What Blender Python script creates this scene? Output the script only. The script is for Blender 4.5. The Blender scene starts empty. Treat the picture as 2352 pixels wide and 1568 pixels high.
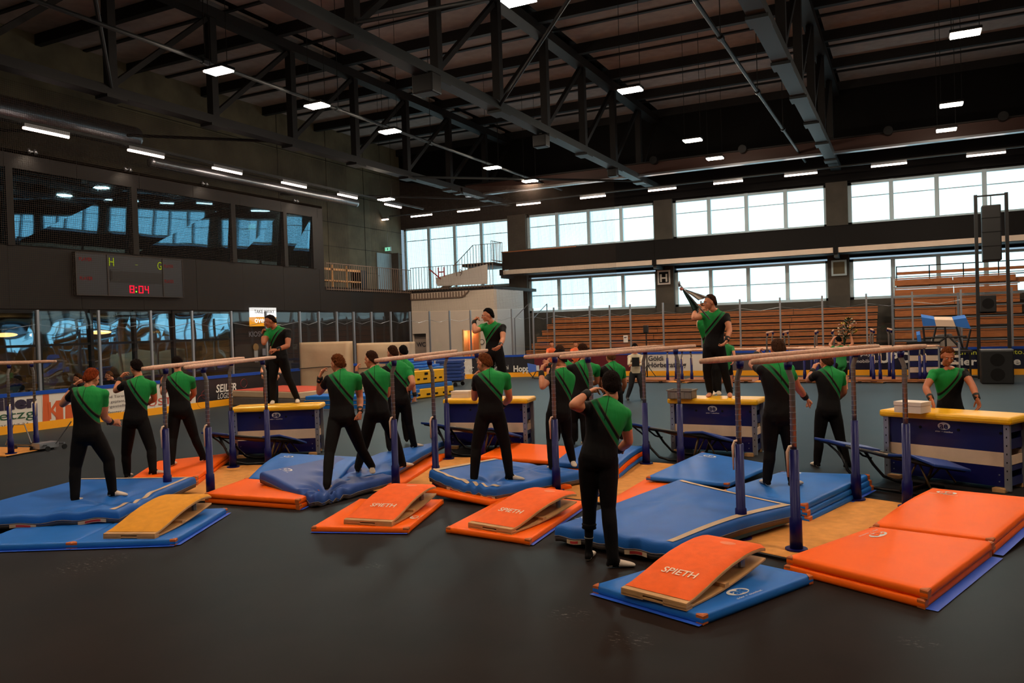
import bpy, bmesh, math, random
import numpy as np
from mathutils import Vector, Matrix, noise
random.seed(7)
SC = bpy.context.scene
COL = SC.collection
V = lambda *a: np.array(a, float)
# ------------------------------------------------------------------ camera
FPX, EYE = 1839.7, 2.14
def cam_axes(roll, pitch, yaw):
    cy, sy = math.cos(yaw), math.sin(yaw)
    f = V(-sy*math.cos(pitch), cy*math.cos(pitch), math.sin(pitch))
    r = V(cy, sy, 0); u = np.cross(r, f)
    c, s = math.cos(roll), math.sin(roll)
    return np.array([c*r+s*u, -s*r+c*u, f])
CM = cam_axes(*[math.radians(a) for a in (-1.868, -0.949, 26.459)])
EY = V(0, 0, EYE)
cd = bpy.data.cameras.new('camera'); cam = bpy.data.objects.new('camera', cd); COL.objects.link(cam)
cd.sensor_fit = 'HORIZONTAL'; cd.sensor_width = 36; cd.lens = 36*FPX/2352; cd.clip_start = .1; cd.clip_end = 300
cam.matrix_world = Matrix(((CM[0][0], CM[1][0], -CM[2][0], 0), (CM[0][1], CM[1][1], -CM[2][1], 0), (CM[0][2], CM[1][2], -CM[2][2], EYE), (0, 0, 0, 1)))
SC.camera = cam
# ------------------------------------------------------------------ world, exposure
W = bpy.data.worlds.new('world'); SC.world = W; W.use_nodes = True
bg = W.node_tree.nodes['Background']; bg.inputs[0].default_value = (.55, .8, 1, 1); bg.inputs[1].default_value = .6
SC.view_settings.view_transform = 'Standard'; SC.view_settings.look = 'None'
SC.view_settings.exposure = 0.0; SC.view_settings.gamma = 1; SC.view_settings.use_curve_mapping = False
SC.cycles.max_bounces = 7; SC.cycles.diffuse_bounces = 3; SC.cycles.glossy_bounces = 3
SC.cycles.transmission_bounces = 4; SC.cycles.transparent_max_bounces = 24
SC.cycles.sample_clamp_indirect = 4; SC.cycles.blur_glossy = .5
SC.cycles.use_denoising = True
LAMP_L, STRIP_L, WIN_L = 280.0, 14.0, 1.9
# ------------------------------------------------------------------ pixel <-> place
def ray(x, y): return CM.T @ V((x-1176)/FPX, -(y-784)/FPX, 1)
def G(x, y, z=0.): d = ray(x, y); return EY + d*(z-EYE)/d[2]
def D(x, y, dep): return EY + ray(x, y)*dep
def PY(x, y, Y): d = ray(x, y); return EY + d*Y/d[1]
def PX(x, y, X): d = ray(x, y); return EY + d*X/d[0]
def depth(p): return float((CM @ (np.array(p, float)-EY))[2])
nrm = lambda v: np.array(v, float)/np.linalg.norm(v)
# ------------------------------------------------------------------ materials
def lin(c): return tuple((v/255/12.92 if v/255 <= .04045 else ((v/255+.055)/1.055)**2.4) for v in c)
MATS = {}
def mat(name, rgb, rough=.6, metal=0., spec=.5, var=0., vs=8., bump=0., bs=40., emit=None, es=0., rgb2=None, stretch=None, coat=0.):
    if name in MATS: return MATS[name]
    m = bpy.data.materials.new(name); m.use_nodes = True; MATS[name] = m
    nt = m.node_tree; b = nt.nodes['Principled BSDF']; c = lin(rgb)
    b.inputs['Base Color'].default_value = (*c, 1); b.inputs['Roughness'].default_value = rough
    b.inputs['Metallic'].default_value = metal; b.inputs['Specular IOR Level'].default_value = spec
    b.inputs['Coat Weight'].default_value = coat
    if var or bump or rgb2:
        tc = nt.nodes.new('ShaderNodeTexCoord'); co = tc.outputs['Object']
        if stretch:
            mp = nt.nodes.new('ShaderNodeMapping'); mp.inputs['Scale'].default_value = stretch
            nt.links.new(co, mp.inputs[0]); co = mp.outputs[0]
        n = nt.nodes.new('ShaderNodeTexNoise'); n.inputs['Scale'].default_value = vs; n.inputs['Detail'].default_value = 6
        nt.links.new(co, n.inputs['Vector'])
        r = nt.nodes.new('ShaderNodeValToRGB'); r.color_ramp.elements[0].position = .3; r.color_ramp.elements[1].position = .7
        c2 = lin(rgb2) if rgb2 else tuple(v*(1+var) for v in c)
        r.color_ramp.elements[0].color = (*(tuple(v*(1-var) for v in c) if not rgb2 else c), 1); r.color_ramp.elements[1].color = (*c2, 1)
        nt.links.new(n.outputs['Fac'], r.inputs[0]); nt.links.new(r.outputs[0], b.inputs['Base Color'])
        if bump:
            n2 = nt.nodes.new('ShaderNodeTexNoise'); n2.inputs['Scale'].default_value = bs; n2.inputs['Detail'].default_value = 4
            nt.links.new(co, n2.inputs['Vector'])
            bp = nt.nodes.new('ShaderNodeBump'); bp.inputs['Strength'].default_value = bump; bp.inputs['Distance'].default_value = .02
            nt.links.new(n2.outputs['Fac'], bp.inputs['Height']); nt.links.new(bp.outputs[0], b.inputs['Normal'])
    if emit:
        b.inputs['Emission Color'].default_value = (*lin(emit), 1); b.inputs['Emission Strength'].default_value = es
    return m
def glassmat(name, tint, alpha, rough=.02, f0=.05, rtint=(1, 1, 1), k=.95):
    """thin pane: clear transmission mixed with mirror reflection that grows towards grazing angles"""
    m = bpy.data.materials.new(name); m.use_nodes = True; nt = m.node_tree; nt.nodes.clear(); MATS[name] = m
    o = nt.nodes.new('ShaderNodeOutputMaterial'); t = nt.nodes.new('ShaderNodeBsdfTransparent'); g = nt.nodes.new('ShaderNodeBsdfGlossy')
    t.inputs[0].default_value = (*(v*alpha for v in tint), 1); g.inputs['Roughness'].default_value = rough; g.inputs['Color'].default_value = (*rtint, 1)
    f = nt.nodes.new('ShaderNodeLayerWeight'); f.inputs[0].default_value = .5
    p = nt.nodes.new('ShaderNodeMath'); p.operation = 'POWER'; p.inputs[1].default_value = 4.
    a = nt.nodes.new('ShaderNodeMath'); a.operation = 'MULTIPLY_ADD'; a.use_clamp = True; a.inputs[1].default_value = k; a.inputs[2].default_value = f0
    mx = nt.nodes.new('ShaderNodeMixShader')
    nt.links.new(f.outputs['Facing'], p.inputs[0]); nt.links.new(p.outputs[0], a.inputs[0]); nt.links.new(a.outputs[0], mx.inputs[0]); nt.links.new(t.outputs[0], mx.inputs[1]); nt.links.new(g.outputs[0], mx.inputs[2])
    nt.links.new(mx.outputs[0], o.inputs[0]); return m
def wavy(m, strength=.12, scale=1.2):
    nt = m.node_tree; tc = nt.nodes.new('ShaderNodeTexCoord'); n = nt.nodes.new('ShaderNodeTexNoise'); n.inputs['Scale'].default_value = scale; n.inputs['Detail'].default_value = 1
    nt.links.new(tc.outputs['Object'], n.inputs['Vector']); bp = nt.nodes.new('ShaderNodeBump'); bp.inputs['Strength'].default_value = 1; bp.inputs['Distance'].default_value = strength
    nt.links.new(n.outputs['Fac'], bp.inputs['Height'])
    for nd in nt.nodes:
        if nd.type == 'BSDF_GLOSSY': nt.links.new(bp.outputs[0], nd.inputs['Normal'])
def emat(name, rgb, s):
    m = bpy.data.materials.new(name); m.use_nodes = True; nt = m.node_tree; nt.nodes.clear(); MATS[name] = m
    o = nt.nodes.new('ShaderNodeOutputMaterial'); e = nt.nodes.new('ShaderNodeEmission'); e.inputs[0].default_value = (*lin(rgb), 1); e.inputs[1].default_value = s
    nt.links.new(e.outputs[0], o.inputs[0]); return m
# ------------------------------------------------------------------ mesh building
class MB:
    def __init__(s): s.v = []; s.f = []; s.m = []
    def add(s, vs, fs, mi=0):
        k = len(s.v); s.v += [tuple(float(c) for c in p) for p in vs]; s.f += [tuple(i+k for i in f) for f in fs]; s.m += [mi]*len(fs); return s
    def box(s, c, size, rz=0., mi=0, ax=None):
        hx, hy, hz = [q/2 for q in size]
        if ax is None: ax = (V(math.cos(rz), math.sin(rz), 0), V(-math.sin(rz), math.cos(rz), 0), V(0, 0, 1))
        c = np.array(c, float)
        vs = [c+ax[0]*a*hx+ax[1]*b*hy+ax[2]*d*hz for d in (-1, 1) for a, b in ((-1, -1), (1, -1), (1, 1), (-1, 1))]
        return s.add(vs, [(3, 2, 1, 0), (4, 5, 6, 7), (0, 1, 5, 4), (1, 2, 6, 5), (2, 3, 7, 6), (3, 0, 4, 7)], mi)
    def span(s, a, b, mi=0):
        a, b = np.minimum(a, b), np.maximum(a, b); return s.box((a+b)/2, b-a, 0, mi)
    def beam(s, a, b, w, h, mi=0, up=(0, 0, 1)):
        a, b = np.array(a, float), np.array(b, float); d = b-a; L = np.linalg.norm(d); d = d/L; up = np.array(up, float)
        if abs(d@up) > .95: up = V(0, 1, 0)
        x = nrm(np.cross(d, up)); z = np.cross(x, d)
        return s.box((a+b)/2, (w, L, h), 0, mi, (x, d, z))
    def tube(s, pts, r, n=10, mi=0, cap=True):
        pts = [np.array(p, float) for p in pts]; rs = r if hasattr(r, '__len__') else [r]*len(pts)
        k = len(s.v); vs = []; fs = []; px = None
        for i, p in enumerate(pts):
            d = nrm(pts[min(i+1, len(pts)-1)]-pts[max(i-1, 0)])
            if px is None: px = nrm(np.cross(d, V(0, 0, 1) if abs(d[2]) < .9 else V(0, 1, 0)))
            px = nrm(px-d*(px@d)); py = np.cross(d, px)
            vs += [p+(px*math.cos(t)+py*math.sin(t))*rs[i] for t in [2*math.pi*j/n for j in range(n)]]
        for i in range(len(pts)-1):
            fs += [(i*n+j, i*n+(j+1) % n, (i+1)*n+(j+1) % n, (i+1)*n+j) for j in range(n)]
        if cap: fs += [tuple(reversed(range(n))), tuple(range((len(pts)-1)*n, len(pts)*n))]
        return s.add(vs, fs, mi)
    def quad(s, a, b, c, d, mi=0): return s.add([a, b, c, d], [(0, 1, 2, 3)], mi)
    def ell(s, c, r, n=12, m=8, mi=0, ax=None):
        ax = ax or (V(1, 0, 0), V(0, 1, 0), V(0, 0, 1)); c = np.array(c, float); vs = []; fs = []
        vs.append(c-ax[2]*r[2])
        for i in range(1, m):
            t = -math.pi/2+math.pi*i/m
            for j in range(n):
                p = 2*math.pi*j/n; vs.append(c+ax[0]*r[0]*math.cos(t)*math.cos(p)+ax[1]*r[1]*math.cos(t)*math.sin(p)+ax[2]*r[2]*math.sin(t))
        vs.append(c+ax[2]*r[2])
        for j in range(n): fs.append((0, 1+(j+1) % n, 1+j))
        for i in range(m-2): fs += [(1+i*n+j, 1+i*n+(j+1) % n, 1+(i+1)*n+(j+1) % n, 1+(i+1)*n+j) for j in range(n)]
        e = len(vs)-1
        for j in range(n): fs.append((e, 1+(m-2)*n+j, 1+(m-2)*n+(j+1) % n))
        return s.add(vs, fs, mi)
    def build(s, name, mats, parent=None, smooth=False, bevel=0.):
        me = bpy.data.meshes.new(name); me.from_pydata(s.v, [], s.f)
        for m in (mats if isinstance(mats, (list, tuple)) else [mats]): me.materials.append(m)
        if any(s.m): me.polygons.foreach_set('material_index', s.m)
        me.validate(); o = bpy.data.objects.new(name, me); COL.objects.link(o)
        if smooth: me.polygons.foreach_set('use_smooth', [True]*len(me.polygons))
        if bevel:
            b = o.modifiers.new('b', 'BEVEL'); b.width = bevel; b.segments = 2; b.limit_method = 'ANGLE'
        if parent is not None: child(o, parent)
        return o
def child(o, p):
    o.parent = p; o.matrix_parent_inverse = PINV.get(p.name, Matrix()); return o
PINV = {}
def thing(name, label, cat, loc=(0, 0, 0), rz=0., group=None, kind=None):
    o = bpy.data.objects.new(name, None); COL.objects.link(o); o.location = [float(c) for c in loc]; o.rotation_euler = (0, 0, rz); o.empty_display_size = .2
    PINV[o.name] = (Matrix.Translation(o.location) @ Matrix.Rotation(rz, 4, 'Z')).inverted()
    tag(o, label, cat, group, kind); return o
def local(o): PINV.pop(o.name, None); return o     # children given in the thing's own coordinates
def tag(o, label=None, cat=None, group=None, kind=None):
    if label: o['label'] = label
    if cat: o['category'] = cat
    if group: o['group'] = group
    if kind: o['kind'] = kind
    return o
def struct(o, label=None): o['kind'] = 'structure'; return tag(o, label)
def copy_tree(o, parent=None):
    c = o.copy(); COL.objects.link(c)
    if parent is not None: c.parent = parent
    for ch in list(o.children): copy_tree(ch, c)
    return c
# lettering: default face turned into a thin mesh, laid between two points of a plane
def text_mesh(body, bold=0., res=3, extrude=0.004):
    cu = bpy.data.curves.new('t', 'FONT'); cu.body = body; cu.resolution_u = res; cu.offset = bold; cu.extrude = 0
    o = bpy.data.objects.new('t', cu); COL.objects.link(o)
    bpy.context.view_layer.update()
    me = bpy.data.meshes.new_from_object(o.evaluated_get(bpy.context.evaluated_depsgraph_get()))
    bpy.data.objects.remove(o); bpy.data.curves.remove(cu)
    vs = np.array([v.co[:] for v in me.vertices]).reshape(-1, 3); fs = [tuple(p.vertices) for p in me.polygons]
    bpy.data.meshes.remove(me)
    vs[:, 0] -= vs[:, 0].min(); w = vs[:, 0].max(); h = vs[:, 1].max()
    return vs, fs, w, h
def text_on(name, body, a, b, normal, m, parent, height=None, bold=0., up=None, shear=0.):
    """lettering whose baseline runs from a to b; height = cap height in metres"""
    vs, fs, w, h = text_mesh(body, bold); a, b = np.array(a, float), np.array(b, float)
    x = b-a; sx = np.linalg.norm(x)/w; x = x/np.linalg.norm(x); n = nrm(normal); y = nrm(np.cross(n, x)) if up is None else nrm(up)
    sy = sx if height is None else height/h
    P = [a+x*(p[0]*sx+shear*p[1]*sy)+y*p[1]*sy+n*.004 for p in vs]
    return MB().add(P, fs).build(name, m, parent)
# ------------------------------------------------------------------ shared materials
M_floor = mat('floor_rubber', (39, 27, 21), .26, spec=.0, var=.15, vs=1.2)
M_dark = mat('dark_cladding', (20, 18, 18), .6, spec=.3, var=.08, vs=3)
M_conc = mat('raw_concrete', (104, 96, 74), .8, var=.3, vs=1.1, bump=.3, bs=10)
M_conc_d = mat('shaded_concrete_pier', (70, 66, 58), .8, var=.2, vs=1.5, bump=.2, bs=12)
M_black = mat('black_panel', (15, 13, 13), .7, spec=.2)
M_white = mat('white_render', (214, 196, 178), .7, var=.03, vs=2, bump=.1, bs=60)
M_steel = mat('galvanised_steel', (150, 155, 160), .35, metal=.9)
M_beam = mat('painted_steel_beam', (46, 52, 54), .5, metal=.0, var=.06, vs=2)
M_wdark = mat('dark_purlin', (20, 15, 14), .6)
M_ceil = mat('wood_wool_ceiling', (170, 154, 146), .85, var=.1, vs=3, bump=.2, bs=60)
M_wood = mat('bleacher_pine', (158, 92, 42), .5, var=.22, vs=4, stretch=(1, 6, 6), bump=.1)
M_ply = mat('plywood_edge', (200, 150, 96), .6, var=.18, vs=6)
M_frame = mat('window_frame', (196, 222, 232), .5)
M_alu = mat('aluminium', (165, 168, 174), .35, metal=.7)
M_navy = mat('navy_paint', (8, 12, 84), .4, spec=.3)
M_blk = mat('black_plastic', (16, 16, 17), .45)
M_yel = mat('yellow_board', (255, 188, 16), .35)
M_blue = mat('blue_rail', (18, 70, 170), .35)
M_rail = mat('chalky_wood_rail', (214, 168, 140), .6, var=.16, vs=30, bump=.1)
M_letw = mat('white_lettering', (225, 222, 215), .5)
M_letd = mat('dark_lettering', (30, 28, 40), .5)
M_clear = glassmat('shield_glass', (.95, .97, 1), .97, f0=.05)
wavy(M_clear, .004, 1.0)
M_rest = glassmat('restaurant_glass', (.8, .9, .95), .75, f0=.42, rtint=(.38, .74, .95), k=.55)
wavy(M_rest, .018, .7)
M_upgl = glassmat('upper_band_glass', (.35, .4, .4), .5, f0=.34, rtint=(.3, .7, 1), k=.65)
wavy(M_upgl, .004, .5)
def winmat():
    m = bpy.data.materials.new('daylight_pane'); m.use_nodes = True; nt = m.node_tree; b = nt.nodes['Principled BSDF']
    tc = nt.nodes.new('ShaderNodeTexCoord'); mp = nt.nodes.new('ShaderNodeMapping'); mp.inputs['Scale'].default_value = (1, 1, .02)
    n = nt.nodes.new('ShaderNodeTexNoise'); n.inputs['Scale'].default_value = 5; n.inputs['Detail'].default_value = 3
    r = nt.nodes.new('ShaderNodeValToRGB'); r.color_ramp.elements[0].position = .35; r.color_ramp.elements[0].color = (.52, .84, .92, 1); r.color_ramp.elements[1].position = .55; r.color_ramp.elements[1].color = (.62, .93, 1., 1)
    nt.links.new(tc.outputs['Object'], mp.inputs[0]); nt.links.new(mp.outputs[0], n.inputs['Vector']); nt.links.new(n.outputs[0], r.inputs[0]); nt.links.new(r.outputs[0], b.inputs['Emission Color'])
    b.inputs['Emission Strength'].default_value = WIN_L; b.inputs['Base Color'].default_value = (.1, .12, .13, 1); b.inputs['Roughness'].default_value = .2
    return m
M_win = winmat()
M_lamp = emat('lamp_diffuser', (255, 232, 206), LAMP_L)
M_strip = emat('strip_diffuser', (255, 225, 208), STRIP_L)
M_exit = emat('exit_sign_face', (140, 230, 190), 1.2)
# ------------------------------------------------------------------ floor and ceiling
XL, XR, YB, YF = -25.7, 22., 38., -14.
fl = struct(MB().span(V(-34, YF, -.3), V(XR, YB, 0)).build('floor', M_floor), 'dark rubber sports floor of the hall')
def floor_nodes():
    nt = M_floor.node_tree; b = nt.nodes['Principled BSDF']
    tc = nt.nodes.new('ShaderNodeTexCoord'); n = nt.nodes.new('ShaderNodeTexNoise'); n.inputs['Scale'].default_value = 2.2; n.inputs['Detail'].default_value = 8; n.inputs['Roughness'].default_value = .7
    nt.links.new(tc.outputs['Object'], n.inputs['Vector'])
    r = nt.nodes.new('ShaderNodeMapRange'); r.inputs[1].default_value = .3; r.inputs[2].default_value = .7; r.inputs[3].default_value = .6; r.inputs[4].default_value = .8
    nt.links.new(n.outputs[0], r.inputs[0]); nt.links.new(r.outputs[0], b.inputs['Roughness'])
    # weak satin reflection that only grows towards grazing angles, as on matt rubber
    out = nt.nodes['Material Output']; gl_ = nt.nodes.new('ShaderNodeBsdfGlossy'); gl_.inputs['Roughness'].default_value = .40
    lw_ = nt.nodes.new('ShaderNodeLayerWeight'); lw_.inputs[0].default_value = .5
    pw = nt.nodes.new('ShaderNodeMath'); pw.operation = 'POWER'; pw.inputs[1].default_value = 6.; mu = nt.nodes.new('ShaderNodeMath'); mu.operation = 'MULTIPLY'; mu.inputs[1].default_value = .32; gl_.inputs['Color'].default_value = (.58, .86, 1, 1)
    mxs = nt.nodes.new('ShaderNodeMixShader'); nt.links.new(lw_.outputs['Facing'], pw.inputs[0]); nt.links.new(pw.outputs[0], mu.inputs[0]); nt.links.new(mu.outputs[0], mxs.inputs[0]); nt.links.new(b.outputs[0], mxs.inputs[1]); nt.links.new(gl_.outputs[0], mxs.inputs[2]); nt.links.new(mxs.outputs[0], out.inputs[0])
    # spilled chalk: thin pale smears in a few small places
    prev = b.inputs['Base Color'].links[0].from_socket
    fac = None
    for (px, py, rad) in ((250, 1285, .28), (190, 1300, .35), (1310, 1410, .18), (1440, 1470, .2), (560, 1045, .3), (2110, 1475, .15), (860, 1300, .12)):
        c = G(px, py)
        vd = nt.nodes.new('ShaderNodeVectorMath'); vd.operation = 'DISTANCE'; vd.inputs[1].default_value = (c[0], c[1], 0); nt.links.new(tc.outputs['Object'], vd.inputs[0])
        mr = nt.nodes.new('ShaderNodeMapRange'); mr.inputs[1].default_value = 0; mr.inputs[2].default_value = rad; mr.inputs[3].default_value = 1; mr.inputs[4].default_value = 0
        nt.links.new(vd.outputs['Value'], mr.inputs[0])
        if fac is None: fac = mr.outputs[0]
        else:
            mx = nt.nodes.new('ShaderNodeMath'); mx.operation = 'MAXIMUM'; nt.links.new(fac, mx.inputs[0]); nt.links.new(mr.outputs[0], mx.inputs[1]); fac = mx.outputs[0]
    n3 = nt.nodes.new('ShaderNodeTexNoise'); n3.inputs['Scale'].default_value = 14; n3.inputs['Detail'].default_value = 7; n3.inputs['Roughness'].default_value = .75
    mp = nt.nodes.new('ShaderNodeMapping'); mp.inputs['Scale'].default_value = (1, 2.5, 1); mp.inputs['Rotation'].default_value = (0, 0, .5)
    nt.links.new(tc.outputs['Object'], mp.inputs[0]); nt.links.new(mp.outputs[0], n3.inputs['Vector'])
    th = nt.nodes.new('ShaderNodeMapRange'); th.inputs[1].default_value = .56; th.inputs[2].default_value = .64; nt.links.new(n3.outputs[0], th.inputs[0])
    ml = nt.nodes.new('ShaderNodeMath'); ml.operation = 'MULTIPLY'; nt.links.new(fac, ml.inputs[0]); nt.links.new(th.outputs[0], ml.inputs[1])
    ml2 = nt.nodes.new('ShaderNodeMath'); ml2.operation = 'MULTIPLY'; ml2.inputs[1].default_value = .55; nt.links.new(ml.outputs[0], ml2.inputs[0])
    mc = nt.nodes.new('ShaderNodeMixRGB'); mc.inputs[2].default_value = (.35, .32, .3, 1); nt.links.new(ml2.outputs[0], mc.inputs[0]); nt.links.new(prev, mc.inputs[1]); nt.links.new(mc.outputs[0], b.inputs['Base Color'])
floor_nodes()
ce = struct(MB().span(V(XL-.3, YF, 12.5), V(XR, YB+.3, 12.8)).build('ceiling', M_black), 'flat roof deck over the hall')
# ceiling panels and purlins every 1.7 m; thick purlin every second one
Y = YB-.2; k = 0
pan = None
while Y > YF:
    thick = k % 2 == 0
    mb = MB()
    for (xa, xb) in ((XL, -18.8), (-18.4, -11.0), (-10.6, -2.9), (-2.5, 5.2), (5.6, 14), (14.4, XR)):
        if Y > 8 or k % 3 == 0:
            p = MB().span(V(xa, Y-1.58, 12.36), V(xb, Y-.06, 12.44)).build('ceiling_panel', M_ceil, ce)
    q = MB().span(V(XL, Y-.07, 12.0 if thick else 12.3), V(XR, Y+.07+(.08 if thick else 0), 12.36)).build('purlin', M_wdark, ce)
    Y -= 1.73; k += 1
# ------------------------------------------------------------------ back (window) wall
wb = struct(MB().span(V(XL, YB, 8.05), V(XR, YB+.3, 12.5)).build('wall_back', M_black), 'dark upper part of the window wall')
groups_x = [(-17.8, -10.94), (-10.06, -3.2), (-2.32, 4.54), (5.42, 12.28), (13.16, 20.0)]
mbp = MB()
for xa in [-18.83, -10.94, -3.2, 4.54, 12.28, 20.0]:
    xb = {-18.83: -17.8, -10.94: -10.06, -3.2: -2.32, 4.54: 5.42, 12.28: 13.16, 20.0: 22}[xa]
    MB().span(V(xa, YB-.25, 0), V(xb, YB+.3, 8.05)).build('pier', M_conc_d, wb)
for xa, xb in groups_x:
    MB().span(V(xa, YB, 4.75), V(xb, YB+.3, 6.1)).build('spandrel', M_black, wb)
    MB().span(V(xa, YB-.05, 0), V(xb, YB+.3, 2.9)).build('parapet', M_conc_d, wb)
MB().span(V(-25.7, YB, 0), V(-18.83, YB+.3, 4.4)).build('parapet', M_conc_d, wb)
MB().span(V(XL, YB, 7.9), V(XR, YB+.3, 8.08)).build('lintel', M_black, wb)
wn = [0]
def window(xa, xb, za, zb, n, bar, label):
    wn[0] += 1
    w = thing('window_%d' % wn[0], label, None, ((xa+xb)/2, YB, za)); struct(w)
    f = MB(); t = .07; y0, y1 = YB-.04, YB+.12
    f.span(V(xa, y0, za), V(xb, y1, za+t*1.6)).span(V(xa, y0, zb-t*1.6), V(xb, y1, zb)).span(V(xa, y0, za), V(xa+t*2.2, y1, zb)).span(V(xb-t*1.5, y0, za), V(xb, y1, zb))
    fo = f.build('window_frame', M_frame, w)
    for i in range(1, n):
        x = xa+(xb-xa)*i/n; MB().span(V(x-.085, y0-.05, za), V(x+.085, y1, zb)).build('mullion', M_frame, w)
    for i in range(n):
        a, b = xa+(xb-xa)*i/n, xa+(xb-xa)*(i+1)/n
        MB().span(V(a+.02, YB+.07, za+.03), V(b-.02, YB+.09, zb-.03)).build('pane', M_win, w)
        MB().span(V(a+.05, YB+.045, za+(zb-za)*bar-.02), V(b-.05, YB+.068, za+(zb-za)*bar+.02)).build('glazing_bar', M_frame, w)
    return w
nth = ['first', 'second', 'third', 'fourth', 'fifth']
for i, (xa, xb) in enumerate(groups_x):
    window(xa, xb, 6.15, 7.98, 4, .66, 'four-pane upper window, %s bay from the stair corner' % nth[i])
    window(xa, xb, 2.9, 4.66, 4, .5, 'four-pane lower window, %s bay from the stair corner' % nth[i])
window(-25.5, -18.85, 4.4, 7.92, 4, .8, 'tall stair corner window with four panes')
# wall on the right, outside the picture, with the same glazing so that light goes on
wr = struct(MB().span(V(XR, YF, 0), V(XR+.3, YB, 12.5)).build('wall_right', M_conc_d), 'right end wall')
ws = struct(MB().span(V(-34, YF-.3, 0), V(XR, YF, 12.5)).build('wall_front', M_conc_d), 'wall behind the viewer')
# left wall: bare concrete behind the facade, with board joints
wl = struct(MB().span(V(XL-.3, YF, 4.0), V(XL, YB, 12.5)).build('wall_left', M_conc), 'raw concrete side wall')
for z in (5.3, 6.5, 7.7, 9.2, 10.7):
    MB().span(V(XL-.01, 20, z), V(XL+.012, YB, z+.02)).build('formwork_joint', M_black, wl)
for y in (28.2, 31.6, 34.6):
    MB().span(V(XL-.01, y, 4.2), V(XL+.012, y+.02, 12.4)).build('formwork_joint', M_black, wl)
d1 = thing('door_1', 'pale blue steel door at the end of the gallery', None, (XL, 36, 4.3)); struct(d1)
MB().span(V(XL, 35.55, 4.2), V(XL+.05, 36.9, 6.45)).build('door_leaf', mat('pale_blue_door', (150, 175, 185), .5), d1)
MB().span(V(XL, 36.9, 4.2), V(XL+.5, 37.05, 6.5)).build('door_frame', M_conc_d, d1)
MB().span(V(XL+.05, 35.62, 5.2), V(XL+.1, 35.75, 5.23)).build('handle', M_steel, d1)
# ------------------------------------------------------------------ facade with glass band, scoreboard wall and restaurant
XF = -22.
fa = thing('wall_facade', 'dark clad facade of the restaurant block', None, (XF, 15, 0)); struct(fa)
y = -8.
while y < 26.6:
    y2 = min(y+2.15, 26.72)
    MB().span(V(XF-.25, y+.006, 3.1), V(XF, y2-.006, 4.86)).build('panel', M_dark, fa)
    MB().span(V(XF-.25, y+.006, 7.0), V(XF, y2-.006, 7.5)).build('panel', M_dark, fa)
    y = y2
MB().span(V(XF-.25, 26.1, 4.86), V(XF, 26.72, 7.0)).build('panel', M_dark, fa)
MB().span(V(XL, 26.45, 3.1), V(XF-.25, 26.72, 7.5)).build('panel', M_dark, fa)
MB().span(V(XL, YF, 7.4), V(XF, 26.7, 7.5)).build('roof_slab', M_dark, fa)
MB().span(V(XL-8, YF, 3.0), V(XF, 33.2, 3.12)).build('floor_slab', M_dark, fa)
MB().span(V(-25.6, YF, 3.2), V(-25.4, 26.4, 7.4)).build('inner_wall', M_dark, fa)
band_edges = [-3.0, 1.2, 5.4, 9.6, 13.6, 17.55, 21.7, 24.4, 26.1]
for i in range(len(band_edges)-1):
    a, b = band_edges[i], band_edges[i+1]
    w = thing('window_%d' % (20+i), 'leaning glass pane of the dark upper band, number %d from the scoreboard end' % (i+1), None, (XF, (a+b)/2, 4.9)); struct(w)
    n = 1
    tilt = .10*(-1)**i*.3
    g = MB(); x0 = XF-.03
    g.quad(V(x0-.09+tilt, a+.1, 4.9), V(x0-.09-tilt, b-.1, 4.9), V(x0+.03-tilt*.6, b-.1, 6.98), V(x0+.03+tilt*.6, a+.1, 6.98))
    g.build('pane', M_upgl, w)
    MB().span(V(XF-.12, b-.1, 4.86), V(XF+.06, b+.1, 7.0)).build('mullion', M_dark, w)
# lower dark wall towards the toilets and restaurant glazing
lw = struct(MB().span(V(XF-.3, 21.6, 0), V(XF-.01, 26.72, 3.09)).span(V(XF-.3, 26.72, 0), V(XF-.01, 33.2, 4.0)).build('wall_left_lower', M_dark), 'dark lower wall between kiosk and toilets')
gz = [-6., -2.6, .8, 4.2, 7.6, 10.9, 12.75, 14.3, 15.9, 17.4, 18.9, 21.6]
for i in range(len(gz)-1):
    a, b = gz[i], gz[i+1]
    w = thing('window_%d' % (40+i), 'restaurant glazing bay behind the boards, bay %d towards the kiosk' % (i+1), None, (XF, (a+b)/2, 0)); struct(w)
    MB().quad(V(XF-.0, a+.04, .05), V(XF-.0, b-.04, .05), V(XF-.055+.012*(-1)**i, b-.04, 3.08), V(XF-.055, a+.04, 3.08)).build('pane', M_rest, w)
    MB().span(V(XF-.1, b-.05, 0), V(XF+.04, b+.05, 3.1)).build('mullion', M_dark, w)
    MB().span(V(XF-.06, a, 2.05), V(XF+.02, b, 2.12)).build('transom', M_dark, w)
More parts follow.
